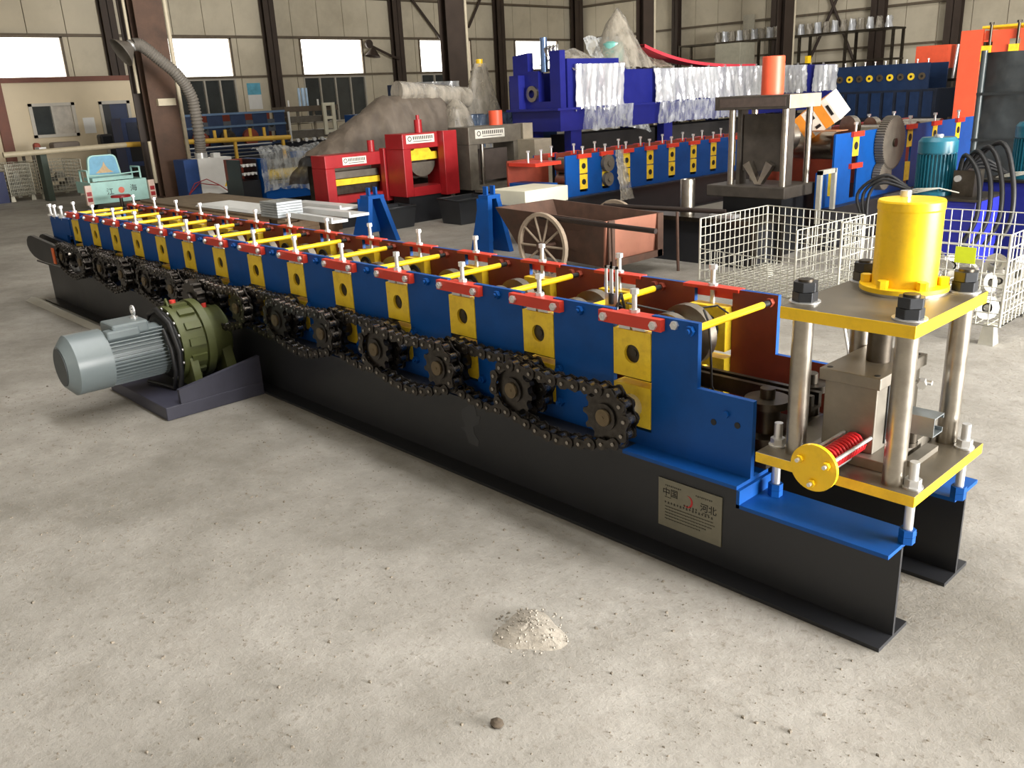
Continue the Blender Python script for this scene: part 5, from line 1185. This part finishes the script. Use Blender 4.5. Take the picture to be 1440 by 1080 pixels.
m = MB().box((-22.52, 5.93, 0), (-22.46, 6.0, 1.97)).box((-22.52, 6.62, 0), (-22.46, 6.70, 1.97)).box((-22.52, 5.93, 1.90), (-22.46, 6.70, 1.98))
m.build('door_frame', ALU, OC); dr = bx('door', (-22.56, 6.0, 0), (-22.52, 6.62, 1.9), M('dark_blue_door', (40, 52, 84), .5, var=.2, scale=3), OC); bx('door_leaf', (-22.52, 6.0, 0), (-22.515, 6.2, 1.9), BLACK, dr)
bx('notice', (-22.5, 5.48, 1.22), (-22.495, 5.76, 1.60), WHITE, OC); bx('back_wall', (-28.4, 2.96, 0), (-28.34, 7.04, 2.5), OFM, OC)
# ---------------- things on the walls
po = thing('wall_poster', 'blue and white poster on the cream wall beside the first column', 'poster', (X0 + .03, 13.66, 1.6))
bx('poster_sheet', (X0 + .001, 13.42, 1.6), (X0 + .015, 13.95, 2.5), WHITE, po); bx('blue_print', (X0 + .0151, 13.42, 2.1), (X0 + .018, 13.95, 2.5), M('poster_blue', (96, 170, 196), .6, var=.3, scale=3), po)
WL = thing('wall_lamp', 'dark lamp on a bracket arm fixed to the wall column between two windows', 'lamp', (X0 + .5, 19.4, 3.2))
MB().tube([(X0 + .45, 20.0, 3.25), (X0 + .5, 19.6, 3.35), (X0 + .5, 18.6, 3.75)], .05, 8).build('arm', COLM, WL); MB().lathe((X0 + .5, 18.75, 3.7), (0, -.2, -1), [(0, .05), (.1, .1), (.35, .3), (.36, .3)], 16).build('shade', COLM, WL); MB().lathe((X0 + .5, 18.55, 3.8), (1, 0, 0), [(-.05, 0), (-.05, .16), (.05, .16), (.05, 0)], 14).build('mount', COLM, WL)
# rack of parts along the back wall
RK = thing('storage_rack', 'dark steel storage rack with bagged machine parts along the back wall', 'rack', (-18.5, 29.6, 0))
for z in (1.2, 2.2, 3.2): bx('shelf', (-21.6, 29.2, z), (-12.6, 30.1, z + .06), DSTEEL, RK)
for x in (-21.6, -19.8, -17.9, -16.2, -14.4, -12.7): bx('upright', (x, 29.2, 0), (x + .08, 29.3, 3.2), DSTEEL, RK); bx('upright', (x, 30.0, 0), (x + .08, 30.1, 3.2), DSTEEL, RK)
for i in range(22):
    x = -19.9 + i * .33
    g = MB().grid(lambda u, v: (x + .13 * math.cos(2 * PI * u) * (1 - .5 * v) + rnd(-.02, .02), 29.55 + .2 * math.sin(2 * PI * u) + rnd(-.03, .03), 3.27 + .38 * v + (rnd(-.03, .03) if v else 0)), 9, 4)
    tag(g.build('bagged_part', SILV if i % 2 else CLEARB), 'machine part bagged in shiny film on the top shelf of the wall rack', 'bag', 'bagged parts on the rack')
tag(MB().prism([(-19.5, 3.28), (-19.5, 2.95), (-18.7, 2.95), (-18.7, 3.28)], 'y', 28.6, 29.1).build('x', DARK) if False else bx('pale_cabinet', (-18.6, 27.4, 0), (-17.5, 28.4, 3.1), M('pale_grey_cabinet', (172, 168, 150), .5), base=True, bevel=.02), 'tall pale grey cabinet in front of the storage rack', 'cabinet')
tag(bx('wall_box', (-19.66, Y1 - .16, 3.4), (-19.15, Y1 - .101, 4.3), M('pale_wall_box', (196, 190, 172), .5)), 'pale rectangular box high on the back wall above the storage rack', 'box')
# ---------------- debris on the floor in front
random.seed(11)
pile = MB()
def heap(u, v):
    a = 2 * PI * u; r_ = (1 - v) * (.115 + .02 * math.sin(3 * a + 1)); return (-.335 + r_ * math.cos(a), -.70 + r_ * math.sin(a) * .9, .036 * (1 - (1 - v) ** 1.6) * (1 + rnd(-.12, .12)))
pile.grid(heap, 26, 8)
for i in range(160):
    a = rnd(0, 6.28); q = rnd(0, 1); r_ = .13 * q; s = rnd(.0015, .0042); c = vec((-.335 + r_ * math.cos(a), -.70 + r_ * math.sin(a), .034 * (1 - q ** 1.6) + s * .3))
    pile.hexa([c + vec((dx * s, dy * s, 0)) for dx, dy in ((-1, -.8), (1, -1), (.8, 1), (-1, 1))] + [c + vec((dx * s * .6, dy * s * .6, s)) for dx, dy in ((-1, -.8), (1, -1), (.8, 1), (-1, 1))])
o = tag(pile.build('cement_heap', M('cement_crumbs', (150, 143, 132), .9, var=.2, scale=60, bump=.5), base=True), 'small heap of grey cement crumbs on the floor in front of the machine', 'heap')
o['kind'] = 'stuff'
g = MB()
for i in range(3000):
    u_ = rnd(0, 1) ** .6
    x = rnd(-4.5, 1.6); y = rnd(-2.0, -.15)
    if (x + .335) ** 2 + (y + .7) ** 2 < .03 or (-4.1 < x < -3.1 and y > -.75): continue
    s = rnd(.0012, .0034) * (2.2 if rnd(0, 1) < .10 else 1); c = vec((x, y, 0)); a = rnd(0, 3)
    q = [(math.cos(a + b) * s * w2, math.sin(a + b) * s * w2) for b, w2 in ((.4, 1.4), (1.9, 1), (3.5, 1.3), (5.0, .9))]
    g.hexa([c + vec((p[0], p[1], 0)) for p in q] + [c + vec((p[0] * .6, p[1] * .6, s * .8)) for p in q])
o = tag(g.build('floor_grit', M('grit', (116, 108, 96), .9, var=.4, scale=30), base=True), 'scattered grit and concrete crumbs on the dusty floor', 'grit')
o['kind'] = 'stuff'
m = MB().lathe((-.10, -1.06, 0), (.2, .1, 1), [(0, .016), (.008, .02), (.016, .012), (.02, 0)], 7); tag(m.build('dark_clod', M('dark_clod', (74, 64, 52), .9, var=.3, scale=60), base=True), 'small dark clod of dirt on the open floor', 'clod')
